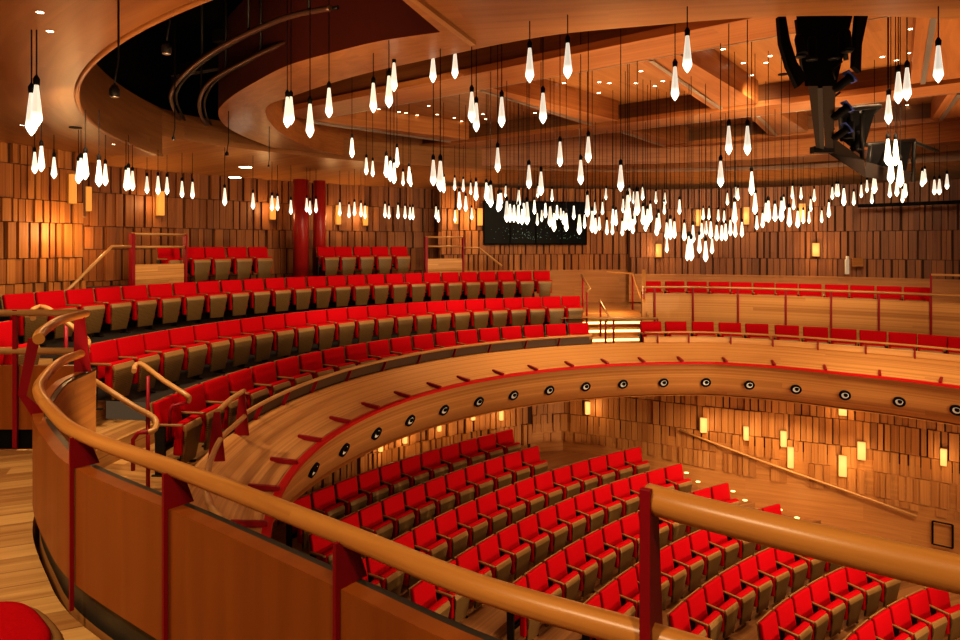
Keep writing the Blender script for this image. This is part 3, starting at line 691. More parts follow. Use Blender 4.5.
# ------------------------------------------------------------------ side gallery front
sg = thing('side_gallery_front', (HC[0], HC[1], zz(1.82)), 0, 'pale timber gallery front divided by red posts on the right', 'gallery front')
tA = theta_px_d(643, 9.3)
mb = MB(); mb.sweep([(9.36, zz(2.70)), (9.36, zz(1.23)), (9.44, zz(1.23)), (9.44, zz(1.9))], hpath(22, tA, 50), smooth=False); loc_build(mb, 'panel', M['ledge'], sg)
mb = MB(); mb.tube([(*pol(tA + (24 - tA) * i / 50, 9.3), zz(1.065)) for i in range(51)], .028, 10); loc_build(mb, 'rail', M['railpale'], sg)
for px in (644, 655, 693.3, 738.3, 786, 831.3, 879, 931):
    t = theta_px_d(px, 9.3); mb = MB(); a = pol(t, 9.33)
    top = .62 if px > 925 else 1.07
    mb.box((*a, zz((2.65 + top) / 2)), (.05, .04, 2.65 - top), R_(t)); loc_build(mb, 'post', M['redsteel'], sg)
mb = MB(); mb.sweep([(9.3, zz(.66)), (9.3, zz(.62)), (9.36, zz(.62)), (9.36, zz(.66))], hpath(22, theta_px_d(931, 9.3), 10), closed=True, smooth=False); loc_build(mb, 'upper_rail', M['railpale'], sg)

# ------------------------------------------------------------------ rear window
wa, wb = ray_circle(484, RW_C - .13), ray_circle(586, RW_C - .13)
wc = ((wa[0] + wb[0]) / 2, (wa[1] + wb[1]) / 2); wz = atan2(wb[1] - wa[1], wb[0] - wa[0]); ww = hypot(wb[0] - wa[0], wb[1] - wa[1])
wdw = thing('window_1', (wc[0], wc[1], zz(-.02)), wz); struct(wdw)
mb = MB(); mb.box((0, 0, .66), (ww, .02, 1.32)); mb.build('window_pane', M['glassdark'], wdw)
mb = MB()
for x in (-ww / 2, -ww / 4, 0, ww / 4, ww / 2): mb.box((x, -.012, .66), (.05, .03, 1.32))
for z in (0.0, 1.32): mb.box((0, -.012, z), (ww + .05, .03, .05))
mb.build('window_frame', M['black'], wdw)
mb = MB(); rnd = random.Random(5)
for k in range(110):
    x = rnd.gauss(.0, .5) * ww * .5; z = .14 + abs(rnd.gauss(0, .22))
    if abs(x) > ww / 2 - .1 or z > 1.2: continue
    s = rnd.uniform(.004, .012); mb.quad((x - s, -.013, z), (x + s, -.013, z + s * .3), (x + s * .7, -.013, z + 2 * s), (x - s, -.013, z + s))
g = mb.build('painted_glints', M['glint'], wdw); g['kind'] = 'stuff'  # small glowing quads painted onto the glass as glints

# ------------------------------------------------------------------ ceiling: soffit, reveal, void, ring, coffers, beams
HCN, HR = (4.57, 13.68), 10.98
def hole(t): return (HCN[0] + HR * cos(R_(t)), HCN[1] + HR * sin(R_(t)))
def clampR(p, rmax, c=HC):
    d = hypot(p[0] - c[0], p[1] - c[1])
    return p if d <= rmax else (c[0] + (p[0] - c[0]) * rmax / d, c[1] + (p[1] - c[1]) * rmax / d)
def walltop(t):  return 1.76
tseam = 181.0
mb = MB(); K = 60
def outer(t):
    # from hole angle to a point on the wall circle
    h = hole(t); d = (cos(R_(t)), sin(R_(t))); x, y = h[0] - HC[0], h[1] - HC[1]
    b = x * d[0] + y * d[1]; c = x * x + y * y - 15.6 ** 2; k = -b + sqrt(max(b * b - c, .01)); return (h[0] + d[0] * k, h[1] + d[1] * k)
def ceil_uv(P): return [(hypot(p[0] - HCN[0], p[1] - HCN[1]) * 0 + atan2(p[1] - HCN[1], p[0] - HCN[0]) % (2 * pi) * 11, hypot(p[0] - HCN[0], p[1] - HCN[1])) for p in P]
for i in range(K):
    t0 = 292 + (tseam - 292) * i / K; t1 = 292 + (tseam - 292) * (i + 1) / K
    P = [(*hole(t0), zz(-1.8)), (*hole(t1), zz(-1.8)), (*outer(t1), zz(-1.8)), (*outer(t0), zz(-1.8))]
    n = len(mb.v); mb.v += P; mb.face([n, n + 1, n + 2, n + 3], ceil_uv(P))
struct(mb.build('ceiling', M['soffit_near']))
# trim lip around the opening
mb = MB(); mb.tube([(*hole(292 + (tseam - 292) * i / 90), zz(-1.80)) for i in range(91)], .028, 8); struct(mb.build('trim_3', M['soffit']))
# reveal of the opening
mb = MB()
mb.sweep([(0, zz(-1.8)), (0, zz(-2.75))], [(hole(292 + (tseam - 292) * i / 80), (cos(R_(292 + (tseam - 292) * i / 80)), sin(R_(292 + (tseam - 292) * i / 80)))) for i in range(81)]); struct(mb.build('ceiling_reveal', M['reveal']))
# far soffit: slopes from the opening down to the rear wall
mb = MB(); rv = MB()
far = []
for i in range(61):
    t = tseam + (-40 - tseam) * i / 60; h = clampR(hole(t), 12.7); th = D_(atan2(h[1] - HC[1], h[0] - HC[0]))
    w = pol(th, 15.2, HC, False); uu = 1.66 if th > 100 else max(1.34, 1.66 - .012 * (100 - th)); far.append((h, w, uu))
for (h0, w0, u0), (h1, w1, u1) in zip(far, far[1:]):
    P = [(*h0, zz(-2.2)), (*h1, zz(-2.2)), (*w1, zz(-u1)), (*w0, zz(-u0))]; n = len(mb.v); mb.v += P; mb.face([n, n + 1, n + 2, n + 3], [(p[0], p[1]) for p in P])
    rv.quad((*h0, zz(-2.2)), (*h1, zz(-2.2)), (*h1, zz(-2.75)), (*h0, zz(-2.75)))
a = hole(tseam); o_ = outer(tseam)
mb.quad((*a, zz(-1.8)), (*a, zz(-2.2)), (*far[0][1], zz(-1.66)), (*o_, zz(-1.8)))
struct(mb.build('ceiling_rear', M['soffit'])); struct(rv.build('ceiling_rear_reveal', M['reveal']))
# black void above the opening
mb = MB(); mb.quad((-14, -4, zz(-4.6)), (20, -4, zz(-4.6)), (20, 28, zz(-4.6)), (-14, 28, zz(-4.6))); struct(mb.build('ceiling_void', M['void']))
mb = MB(); mb.sweep([(.25, zz(-2.75)), (.6, zz(-4.6))], [(hole(t), (cos(R_(t)), sin(R_(t)))) for t in range(292, 60, -3)]); struct(mb.build('ceiling_void_side', M['void']))
# the timber ring below the coffers
OUT = [(-.43, 7.23), (-1.12, 7.54), (-1.73, 7.97), (-2.46, 8.57), (-3.18, 9.45), (-3.9, 10.44), (-4.5, 11.5), (-4.88, 12.7), (-5.02, 13.95), (-4.97, 15.2), (-4.9, 16.4), (-4.55, 18.2), (-3.6, 19.6), (-1.8, 20.4), (.5, 20.6), (3, 20.6), (6, 20.2), (9, 18.8), (11.6, 16.4), (13.4, 13), (13.6, 9), (12.5, 6), (10, 4)]
INN = [(-.165, 7.95), (-.75, 8.38), (-1.5, 8.95), (-2.2, 9.6), (-2.9, 10.35), (-3.45, 10.97), (-3.75, 11.7), (-3.95, 12.6), (-4.08, 13.6), (-4.1, 14.8), (-3.95, 16), (-3.5, 17.3), (-2.6, 18.5), (-1.2, 19.2), (.6, 19.4), (3, 19.3), (5.6, 18.8), (8.2, 17.4), (10.4, 15), (11.6, 12.4), (11.4, 9.6), (10.2, 8), (8.2, 7.1)]
UR = 2.3
Os, Is = spline(OUT, 5), spline(INN, 5)
mb = MB(); side = MB(); cove = MB()
for i in range(len(Os) - 1):
    P = [(*Os[i], zz(-UR)), (*Os[i + 1], zz(-UR)), (*Is[i + 1], zz(-UR)), (*Is[i], zz(-UR))]; n = len(mb.v); mb.v += P
    mb.face([n, n + 1, n + 2, n + 3], [(i * .8, 0), (i * .8 + .8, 0), (i * .8 + .8, 1), (i * .8, 1)])
    side.quad((*Os[i], zz(-UR)), (*Os[i + 1], zz(-UR)), (*Os[i + 1], zz(-UR - 1.3)), (*Os[i], zz(-UR - 1.3)))
    cove.quad((*Is[i], zz(-UR)), (*Is[i + 1], zz(-UR)), (*Is[i + 1], zz(-3.3)), (*Is[i], zz(-3.3)), uv=[(i * .8, 0), (i * .8 + .8, 0), (i * .8 + .8, 1.5), (i * .8, 1.5)])
# near part of the ring: a broad panel starting at a diagonal edge
e0, e1_ = (-.10, 7.55), (-1.55, 3.7)
NI = spline([(-.165, 7.95), (.2, 7.69), (.86, 7.31), (1.68, 7.05), (2.77, 6.77), (3.91, 6.72), (4.89, 6.82), (6.4, 6.85), (8.2, 7.1)], 5)
NO = [(e0[0] + (e1_[0] - e0[0]) * .0, e0[1])] 
m_ = len(NI)
near = [(-.43 + (-1.55 + .43) * min(1, i / (m_ * .25)) if i < m_ * .25 else -1.55 + (10 + 1.55) * (i - m_ * .25) / (m_ * .75), 7.23 + (3.7 - 7.23) * min(1, i / (m_ * .25))) for i in range(m_)]
for i in range(m_ - 1):
    P = [(*near[i], zz(-UR)), (*near[i + 1], zz(-UR)), (*NI[i + 1], zz(-UR)), (*NI[i], zz(-UR))]; n = len(mb.v); mb.v += P
    mb.face([n, n + 1, n + 2, n + 3], [(p[0] * .985 - p[1] * .17 + 9, p[0] * .17 + p[1] * .985) for p in P])
    cove.quad((*NI[i], zz(-UR)), (*NI[i + 1], zz(-UR)), (*NI[i + 1], zz(-3.3)), (*NI[i], zz(-3.3)))
P_ = [(-.43, 7.23), (-.03, 8.12), (-.1, 7.55)]
struct(mb.build('ceiling_ring', M['soffit'])); struct(side.build('ceiling_ring_edge', M['ringside'])); struct(cove.build('ceiling_cove', M['beam']))
mb = MB(); mb.bar((-.08, 7.55, zz(-UR) + -.02), (-1.6, 3.6, zz(-UR) - .02), .07, .06); struct(mb.build('trim_4', M['railpale']))
# coffer panels high above the ring
mb = MB()
CP = [((a[0] * .35 + b[0] * .65), (a[1] * .35 + b[1] * .65)) for a, b in zip(Os, Is)] + NI[::-1][1:-1]
CP = [p for k, p in enumerate(CP)]
ccx, ccy = 3.5, 13
for a, b in zip(CP, CP[1:] + CP[:1]):
    P = [(ccx, ccy, zz(-3.2)), (*a, zz(-3.2)), (*b, zz(-3.2))]; n = len(mb.v); mb.v += P
    mb.face([n, n + 1, n + 2], [(p[0] * .61 + p[1] * .79 + 30, -p[0] * .79 + p[1] * .61 + 30) for p in P])
struct(mb.build('ceiling_coffer', M['soffit']))
AX, NX = Vector((.788, -.616, 0)), Vector((.616, .788, 0))
def tn(t, nn, u): v = AX * t + NX * nn; return (v.x, v.y, zz(-u))
BN = [9.25, 14.75, 18.9, 22.4]
bspan = [(-12, 3.4), (-16.5, 3), (-16, 3), (-10, 3)]
k_ = 0
for nn, (ta, tb) in zip(BN, bspan):
    ta = max(ta, -15.0)
    mb = MB(); mb.bar(tn(ta, nn - .36, 3.32), tn(tb, nn - .36, 3.32), .78, .96); o = mb.build('ceiling_beam', M['beam_shade']); struct(o)
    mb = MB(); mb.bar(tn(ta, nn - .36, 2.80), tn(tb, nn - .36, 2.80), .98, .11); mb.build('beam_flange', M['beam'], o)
    mb = MB(); mb.bar(tn(ta, nn + .1, 2.765), tn(tb, nn + .1, 2.765), .03, .05); mb.build('lighting_track', M['steel'], o)
for ta, tb, w0, w1 in ((-12.2, -11.4, .3, .8), (-7.25, -7.15, .3, .85), (-4.0, -4.2, .6, .9), (-.5, -.8, .6, .9)):
    for (na, nb) in ((9.4, 13.6), (14.95, 17.8), (19.1, 21.3)):
        if ta < -8 and na > 19: continue
        def corner(nv, s, u, ww): return tn((ta if nv == na else tb) + s * ww, nv, u)
        P = []
        for u in (2.76, 3.21): P += [corner(na, -1, u, w0 * .5), corner(na, 1, u, w0 * .5), corner(nb, 1, u, w1 * .5), corner(nb, -1, u, w1 * .5)]
        mb = MB(); mb.hexa(P, 1); o = mb.build('ceiling_cross_beam', M['beam']); struct(o)
        mb = MB(); mb.bar(tn(ta - w0 * .2, na, 2.745), tn(tb - w1 * .3, nb, 2.745), .07, .03); mb.build('lighting_track', M['steel'], o)
# two curved tracks hanging in the opening
for lab, pts in (('outer curved metal track hanging in the dark ceiling opening', [(330, 8), (280, 19.5), (220.7, 47), (188.6, 70), (172.5, 89.6), (172.5, 105.6), (185, 128.6)]),
                 ('inner curved metal track hanging beside the ceiling ring', [(330, 30), (280, 44.8), (243.7, 62), (211.5, 80.4), (200, 98.7), (201, 114.8), (209, 128.6)])):
    P = [(*pxu(px, py, 2.62), zz(-2.62)) for px, py in pts]; S_ = spline(P, 8)
    t = thing('curved_track', (P[2][0], P[2][1], zz(-2.62)), 0, lab, 'ceiling track')
    mb = MB(); mb.tube(S_, .035, 8); loc_build(mb, 'rail', M['track'], t)
    mb = MB(); mb.tube([(p[0] + .085, p[1] + .03, p[2] + .02) for p in S_], .022, 6); loc_build(mb, 'side_rail', M['darkmetal'], t)
    for k in (4, 12, 20, 30, 40):
        if k < len(S_):
            mb = MB(); mb.tube([S_[k], (S_[k][0], S_[k][1], zz(-4.5))], .02, 6); loc_build(mb, 'hanger', M['darkmetal'], t)
# black gear and steel in the void
for px, py, u, l, lab in ((240, 60, 3.2, 3.0, 'dark steel beam lying across the ceiling opening at the left'), (330, 15, 3.4, 4.2, 'dark steel beam lying across the ceiling opening at the top')):
    a = pxu(px, py, u); mb = MB(); mb.bar((a[0] - l / 2, a[1] + l * .25, zz(-u)), (a[0] + l / 2, a[1] - l * .25, zz(-u)), .16, .2); o = mb.build('void_beam', M['darkmetal']); tag(o, lab, 'steel beam')

# ------------------------------------------------------------------ downlights
DL = [(40, 12, 1.8), (50, 31, 1.8), (22, 125, 1.8), (113.5, 144, 1.8), (378.7, 109), (399, 111.7), (406, 112.7), (417, 115), (428.7, 105.7), (437.3, 114.3), (454.3, 117.7), (461.7, 121), (483, 114), (485.7, 119), (535, 112.7), (564, 83), (599.3, 82), (609.3, 83), (598.7, 92.7), (636, 83), (662.7, 81), (655, 86), (641, 71), (723, 49), (743.3, 62.7), (770, 55.7), (766, 62.5), (751.5, 75), (911, 28.7), (882.3, 56.7), (910.3, 52.7), (896.7, 60), (907, 105)]
dl0 = None
left_n = 0; cof_n = 0
for d in sorted(DL, key=lambda q: q[0]):
    u = d[2] if len(d) > 2 else 3.2
    x, y = pxu(d[0], d[1], u)
    if dl0 is None:
        dl0 = thing('downlight'); mb = MB(); mb.lathe([(.058, -.008), (.07, -.012), (.07, .004)], 16); mb.build('rim', M['steel'], dl0)
        mb = MB(); mb.lathe([(.001, -.006), (.045, -.0085), (.057, -.0085), (.057, .003)], 16); mb.build('lens', M['lamp'], dl0); o = dl0
        o.location = (x, y, zz(-u))
    else: o = copy_thing(dl0, (x, y, zz(-u)), 0)
    if u > 2: o.scale = (.62, .62, .62)
    else: o.scale = (.45, .45, .45)
    if u < 2: left_n += 1; tag(o, 'small round recessed downlight in the near left soffit, %s from the left' % ordn(left_n), 'downlight', 'downlights in the left soffit')
    else: cof_n += 1; tag(o, 'tiny recessed downlight in the coffered ceiling, %s from the left' % ordn(cof_n), 'downlight', 'downlights in the coffered ceiling')
for i, (px, py) in enumerate(((245.5, 167.3), (235, 177.5))):
    x, y = ray_circle(px, 12.0 + i); zc = EZ + (HY - py) / F * y
    mb = MB(); mb.box((0, 0, 0), (.24, .12, .012)); o = mb.build('panel_light', M['lamp']); o.location = (x, y, zc - .0)
    tag(o, 'flat rectangular ceiling light behind the pendants at left, %s one' % ('upper', 'lower')[i], 'ceiling light')
for i, (px, py) in enumerate(((75.5, 127.3), (783, 74))):
    u = 1.8 if i == 0 else 3.2; x, y = pxu(px, py, u); mb = MB(); mb.lathe([(.09, -.01), (.09, .005)], 16); o = mb.build('ceiling_vent', M['black']); o.location = (x, y, zz(-u) - .003)
    tag(o, ('dark round vent in the near left soffit', 'dark round vent in the coffer beside the black rig')[i], 'vent')

# ------------------------------------------------------------------ pendant lamps
PEND = '''31.5 93 136;36.5 85 128;34.7 152 174;41.3 146 172;54 157 179;78.5 161 184;81 158 181;85.3 153 180;99 160 187;105.3 164 186;126 170 191;128.5 168 190;132.5 171 191;147 177 194;158 176 195;167 177 195;182 181 198;192.5 182 199;224.7 188 206;253 193 209.5;272 195.6 211;277.5 197 211;290.9 200 214.7;306.7 199 212.4;310 201 215;316 200 213;339.8 202.5 216;349 205 218;354.5 202 216;361 203 217;365 206 219;385 204 218;389 206 219;398 205 219;405 206 219;410 207 220;413 207 220;436 209 219;438.4 212 222.5;455 212 222.5;471.7 210 220;
287.3 97 128;291 96.7 125;310 104 138;329 88 118;352 138 158;373.3 83 113;389 76 108;394 62.7 91.7;433 55 83;455 51 79;471.7 92 123;476.3 103 132;501.7 97 127.7;529.7 48 83;567.7 43 79;543 93 124;366.3 157.7 175;372.7 161 177;386.3 156 177.7;390.3 161 181.7;394 163 184;397 147.7 167.7;403 171.7 186;409 166.7 184;410.7 173 187;433.3 160 186;440.3 161 191.7;443.7 177 193;454.7 177.7 190.7;463.3 179 192;470.7 182.7 195;476 181.7 201;459.3 191.7 210;465.7 196 211.7;486.3 182.7 201;490.7 185 207.7;497.7 147.7 172.7;505.7 186 198;500 193 210.7;518.7 190 207;529 165 189;541 171.7 195.7;537.7 187 198;552 189 201.7;560 141.7 167;580.7 160 185;588.3 136.7 163;587.5 195 217;606 189 200;620.7 165 191.7;629.3 188 202;633.3 191.7 204;488 186 204;498.3 194 212;501.5 193 205;
506.8 201 222.5;510 204 222.5;514 205 222.5;518.3 205 223.7;522 209 225;523.6 203 218;527 202 225;534.4 200 214.5;537.3 213 225.6;541.7 210 222;545.4 203 218;550.2 206.4 227;554 213 231.7;557 205 220;563.5 211 225;566.3 213 231.7;560.8 208 220;573.8 205.7 219.8;579.4 214.5 234.7;584.6 214.5 228.7;592.2 211 232.8;595 202 215;595.4 218 234;599.3 216.8 230.5;602.5 202 215;
606.9 220 235;612.4 221 235;612.9 209 226.4;616 210 226;623 199 213;622.3 221 236;627.6 195 218;629.2 207.6 230.5;625.3 211 230.5;632.8 219 234;634.4 211 225;637.2 191.5 215.6;642.7 187 200.7;643 206.4 225;645.5 215.6 231.7;647.5 209 227;650.3 204 222.5;656 191.5 204;656.7 218 236;658.8 213 230.5;664.8 192.7 205;664.3 202 214.5;666.6 222.5 239.7;666.8 238 253;670.3 219 239.7;674.4 221.4 238.6;679.4 199.6 214.5;684.3 223 241;689 236 257;693 225 243;687.3 244 261;691.2 239 261;699.4 235 253.5;701.7 223 238.6;705.6 241 262;706 221 235;710.7 221.4 238.6;712 238.6 254;703.3 209 220;709 209 220;716.6 225 241;718.3 210 221.4;721.7 225 241;724.2 210.5 222.5;725.6 223.7 241;730.4 220 236;
675 66.7 101;687.3 35.7 73;720.6 161 187.4;728.8 126 155;747.4 126 155.5;727.4 193 205.3;734.6 202 223.7;735.3 222 237.4;738 188 200.7;735.5 187 200;741.9 222 237.4;751.6 171.5 195.6;755 193 214.5;756.8 215.6 230;762.6 213 228;768.3 200.7 222.5;765.8 203 221.4;775 204 221.8;781.4 200.7 221.8;783.7 197 211;789.4 207.6 227;797.7 211 228;792.4 186 199;793.6 197 210;801 187 199.6;803.2 210 223.7;810.6 199 211.7;809 211 223.7;814.2 189 201.8;821.7 211 223;828.8 202.5 217.7;832.3 187 199.6;836.3 184 196.5;838.3 184 197;843.8 188.5 206;853.8 191.7 205.6;861.3 184.8 198;867 181 192.7;871.9 191 204;874.4 173 193.8;887.7 141 165.6;895.6 141.7 166;890.8 163.5 184;889.8 183 198;896.9 180 196.5;900.2 170 187.5;902.5 189 203;905.2 181 198;888.5 95 124.6;922.3 171 187;924.8 169 184;934.4 179.6 195;939.4 179 195;947 174 189.6;898.3 72 104;907 67.7 101;938.3 45.7 83'''
secs = [[tuple(map(float, e.split())) for e in s.strip().strip(';').split(';')] for s in PEND.split('\n')]
secs = [[e for e in s] for s in secs]
BL = .36
bulb_mb = MB(); bulb_mb.lathe([(.002, 0), (.024, .03), (.043, .068), (.045, .082), (.033, .2), (.019, .335), (.016, BL)], 8, smooth=False); bulb_me = bulb_mb.mesh('crystal'); bulb_me.materials.append(M['bulb'])
cap_mb = MB(); cap_mb.lathe([(.024, 0), (.026, .05), (.012, .075), (.006, .085)], 10); cap_me = cap_mb.mesh('cap'); cap_me.materials.append(M['black'])
def cord_mesh(l):
    mb = MB(); mb.tube([(0, 0, BL + .08), (0, 0, BL + .08 + l)], .0055, 5, cap=False); me = mb.mesh('cord'); me.materials.append(M['black']); return me
def pendant(px, yt, yb, ceil_u, label, group, scale=1.0):
    L = max(yb - yt, 11.0); Y = F * BL / L
    Y = min(Y, ray_circle(px, 13.0)[1])
    if 880 < px < 910 and 160 < yb < 190: Y = min(Y, 9.0)
    x = (px - 480) * Y / F; z = EZ + (HY - yb) / F * Y
    t = thing('pendant_lamp', (x, Y, z), random.random() * 6, label, 'pendant lamp', group)
    l = zz(-ceil_u) - z - BL - .08
    for nm, me in (('crystal', bulb_me), ('cap', cap_me), ('cord', cord_mesh(max(l, .05)))):
        o = bpy.data.objects.new(nm, me); COL.objects.link(o); o.parent = t
        if nm == 'cap': o.location = (0, 0, BL)
    return t
for k, e in enumerate(sorted(secs[0])):
    lab = 'glowing teardrop pendant hanging under the left soffit, %s from the left' % ordn(k + 1)
    px = e[0]; L = max(e[2] - e[1], 11)
    Yd = F * BL / L
    pendant(*e, 1.8 if px < 170 else 1.95, lab, 'pendants under the left soffit')
upper = []; lower = []
for s in (secs[1], secs[4]):
    for e in s: (upper if e[2] < 170 else lower).append(e)
for k, e in enumerate(sorted(upper)): pendant(*e, 3.2, 'large glowing teardrop pendant high up, %s from the left among the high ones' % ordn(k + 1), 'high pendants below the coffers')
for e in lower:
    if e[0] < 460: lab, g = 'glowing teardrop pendant in the loose cluster left of the dark window', 'pendant cluster left of the window'
    elif e[0] < 640: lab, g = 'glowing teardrop pendant in the upper part of the cluster above the dark window', 'pendant cluster above the window'
    elif e[0] < 820: lab, g = 'glowing teardrop pendant in the loose cluster left of the black lighting rig', 'pendant cluster left of the rig'
    else: lab, g = 'glowing teardrop pendant in the small cluster under the black lighting rig', 'pendant cluster under the rig'
    pendant(*e, 3.2, lab, g)
for e in secs[2]: pendant(*e, 3.2, 'small glowing teardrop pendant in the dense band in front of the dark window', 'dense pendant band before the window')
for e in secs[3]: pendant(*e, 3.2, 'small glowing teardrop pendant in the densest, lowest clump right of the window', 'densest pendant clump')

# ------------------------------------------------------------------ wall sconces
def sconce(px, py, w, h, base, label, mat, group):
    x, y = base; z = EZ + (HY - py) / F * y; rz = atan2(-x + 5.5, y - 8) * 0
    d = Vector((HC[0] - x, HC[1] - y, 0)).normalized(); rz = atan2(d.y, d.x) + pi / 2
    t = thing('wall_sconce', (x + d.x * .06, y + d.y * .06, z), rz, label, 'wall light', group)
    W, Hh = w * y / F * .85, h * y / F
    mb = MB(); mb.box((0, -.05, 0), (W, .08, Hh), grain=2); mb.build('diffuser', mat, t)
    mb = MB(); mb.box((0, 0, 0), (W + .03, .03, Hh + .03)); mb.build('back_plate', M['ply'], t)
up = [(69, 189, 6.5, 29), (85, 199, 6, 24), (158, 203.5, 7.5, 24), (271, 209, 5.5, 21), (337, 215, 5, 19), (364, 216, 5, 19), (455, 217, 4, 14), (479, 217, 5, 17), (658, 250.5, 6, 13), (746, 216, 5.5, 17), (698, 218, 5, 16), (802, 213, 6.5, 18), (815.7, 249.7, 7, 13)]
for k, (px, py, w, h) in enumerate(up):
    R = RW_L - .08 if px < 83 else RW_D - .08 if px < 440 else RW_C - .1 if px < 630 else RW_R - .1 - .9 * (px - 630) / 400
    sconce(px, py, w, h, ray_circle(px, R), 'amber glowing wall light on the upper timber wall, %s from the left' % ordn(k + 1), M['sconce'], 'upper wall lights')
def ray_poly(px, pts):
    a = px_dir(px)
    for (x0, y0), (x1, y1) in zip(pts, pts[1:]):
        f0, f1 = x0 - a * y0, x1 - a * y1
        if f0 * f1 <= 0 and f0 != f1:
            s = f0 / (f0 - f1); return (x0 + (x1 - x0) * s, y0 + (y1 - y0) * s)
    return None
lo = [(377.5, 446.7, 4, 7), (402, 438, 4, 8), (436.5, 425.5, 4, 9), (470.7, 416, 4, 6), (499, 413, 4, 12), (586, 407, 5, 12), (702.3, 424, 7, 14), (745, 432, 5, 13), (782.7, 437.5, 6, 15), (789.8, 456, 6, 20), (842.3, 410, 8, 8), (842.3, 464.5, 8, 20), (861.3, 449.5, 8, 17), (944, 456, 6, 16)]
for k, (px, py, w, h) in enumerate(lo):
    b = ray_poly(px, sw1 if px < 517 else sw2)
    sconce(px, py, w, h, b, 'warm glowing wall light below the balcony, %s from the left' % ordn(k + 1), M['sconce_pale'], 'wall lights below the balcony')

# stalls wall handrail, step lights, access panel, small fittings
P = []
for px, py in ((678, 430), (720, 446), (760, 461), (800, 475), (840, 489), (880, 503), (917, 516.5)):
    b = ray_poly(px, sw2); n = Vector((HC[0] - b[0], HC[1] - b[1], 0)).normalized(); q = (b[0] + n.x * .12, b[1] + n.y * .12); P.append((q[0], q[1], EZ + (HY - py) / F * q[1]))
wr = thing('wall_handrail', P[0], 0, 'long sloping timber handrail on the stalls wall at right', 'handrail')
mb = MB(); mb.tube(P, .025, 8); loc_build(mb, 'rail', M['railpale'], wr)
for p in P[1::2]:
    mb = MB(); mb.tube([p, (p[0] + .06, p[1] + .1, p[2] - .06)], .01, 6); loc_build(mb, 'bracket', M['steel'], wr)
for k, (px, py, dr) in enumerate(((686.5, 473, 5.0), (698, 482, 5.25), (733, 491.5, 5.3), (745, 500.5, 5.45), (780, 510, 5.6), (797, 518, 5.7), (815, 524, 5.8))):
    x, y = pxy(px, py, dr); mb = MB(); mb.lathe([(.0, .0), (.05, 0), (.05, .02), (.0, .03)], 10); o = mb.build('step_light', M['glow']); o.location = (x, y, zz(dr))
    o.scale = (1.0, .8, .6); tag(o, 'small glowing step light on the stalls side aisle, %s from the rear' % ordn(k + 1), 'step light', 'stalls aisle step lights')
mb = MB()
b0, b1 = ray_poly(932, sw2), ray_poly(952, sw2); q0 = (b0[0] - .05, b0[1] - .09); q1 = (b1[0] - .05, b1[1] - .09)
zt, zb = EZ + (HY - 521) / F * q0[1], EZ + (HY - 544) / F * q0[1]
for a, b in (((*q0, zt), (*q1, zt)), ((*q1, zt), (*q1, zb)), ((*q1, zb), (*q0, zb)), ((*q0, zb), (*q0, zt))): mb.bar(a, b, .03, .02)
o = mb.build('access_panel', M['black']); tag(o, 'dark outlined square access panel low on the stalls wall', 'access panel')
b = ray_circle(845.7, RW_R - .75); mb = MB(); mb.box((0, 0, 0), (.1, .05, .42)); mb.box((0, -.02, .25), (.06, .06, .1)); o = mb.build('wall_device', M['white']); o.location = (b[0] - .1, b[1] - .25, EZ + (HY - 266.5) / F * b[1])
tag(o, 'small white upright device on the rear wall above the side gallery', 'wall device')
b = ray_circle(858, RW_R - .75); mb = MB(); mb.box((0, 0, 0), (.3, .02, .24)); o = mb.build('wall_plate', M['dado']); o.location = (b[0] - .12, b[1] - .2, EZ + (HY - 262) / F * b[1]); tag(o, 'brown wall plate beside the white device', 'wall plate')
# thin dark lighting bar under the rear right soffit
a, b = ray_circle(858, 12.2), ray_circle(985, 12.0); mb = MB(); mb.bar((*a, EZ + (HY - 206) / F * a[1]), (*b, EZ + (HY - 201) / F * b[1]), .1, .09); o = mb.build('lighting_bar', M['black']); tag(o, 'thin black lighting bar below the right rear soffit', 'lighting bar')

# ------------------------------------------------------------------ black lighting bridge at the right
RY = 10.2
def rp3(px, py, y=RY):
    y *= .73 + .12 * max(0, min(1, (py - 85) / 60)); return ((px - 480) * y / F, y, EZ + (HY - py) / F * y)
rig = thing('lighting_bridge', rp3(825, 30, RY), 0, 'black hanging lighting bridge with curved side plates, below the right coffers', 'lighting rig')
def rpart(mb, name, mat): return loc_build(mb, name, mat, rig)
for nm, outl, y in (('side_plate', [(779, 16), (786, 16), (790, 40), (797, 62), (808, 78), (798, 87), (788, 66), (781, 42)], 9.5), ('side_plate', [(858, 10), (868, 16), (862, 45), (861, 72), (854, 66), (855, 40)], 10.4)):
    mb = MB(); A = [Vector(rp3(px, py, y)) for px, py in outl]; n = len(A)
    Bk = [a + Vector((0, .08, 0)) for a in A]; mb.v += [tuple(v) for v in A + Bk]
    mb.face(list(range(n)), [(0, 0)] * n); mb.face(list(range(2 * n - 1, n - 1, -1)), [(0, 0)] * n)
    for i in range(n): j = (i + 1) % n; mb.face([i, j, n + j, n + i], [(0, 0)] * 4)
    rpart(mb, nm, M['black'])
mb = MB(); mb.hexa([rp3(805, 86, 9.9), rp3(836, 86, 9.9), rp3(836, 86, 10.6), rp3(805, 86, 10.6), rp3(796, 14, 9.9), rp3(853, 14, 9.9), rp3(853, 14, 10.6), rp3(796, 14, 10.6)]); rpart(mb, 'housing', M['black'])
for x0, x1, x2, x3 in ((808, 818, 816, 823), (822, 836, 825, 833)):
    mb = MB(); mb.hexa([rp3(x2, 149, 9.95), rp3(x3, 149, 9.95), rp3(x3, 149, 10.15), rp3(x2, 149, 10.15), rp3(x0, 84, 9.95), rp3(x1, 84, 9.95), rp3(x1, 84, 10.15), rp3(x0, 84, 10.15)]); rpart(mb, 'leg', M['rigwood'])
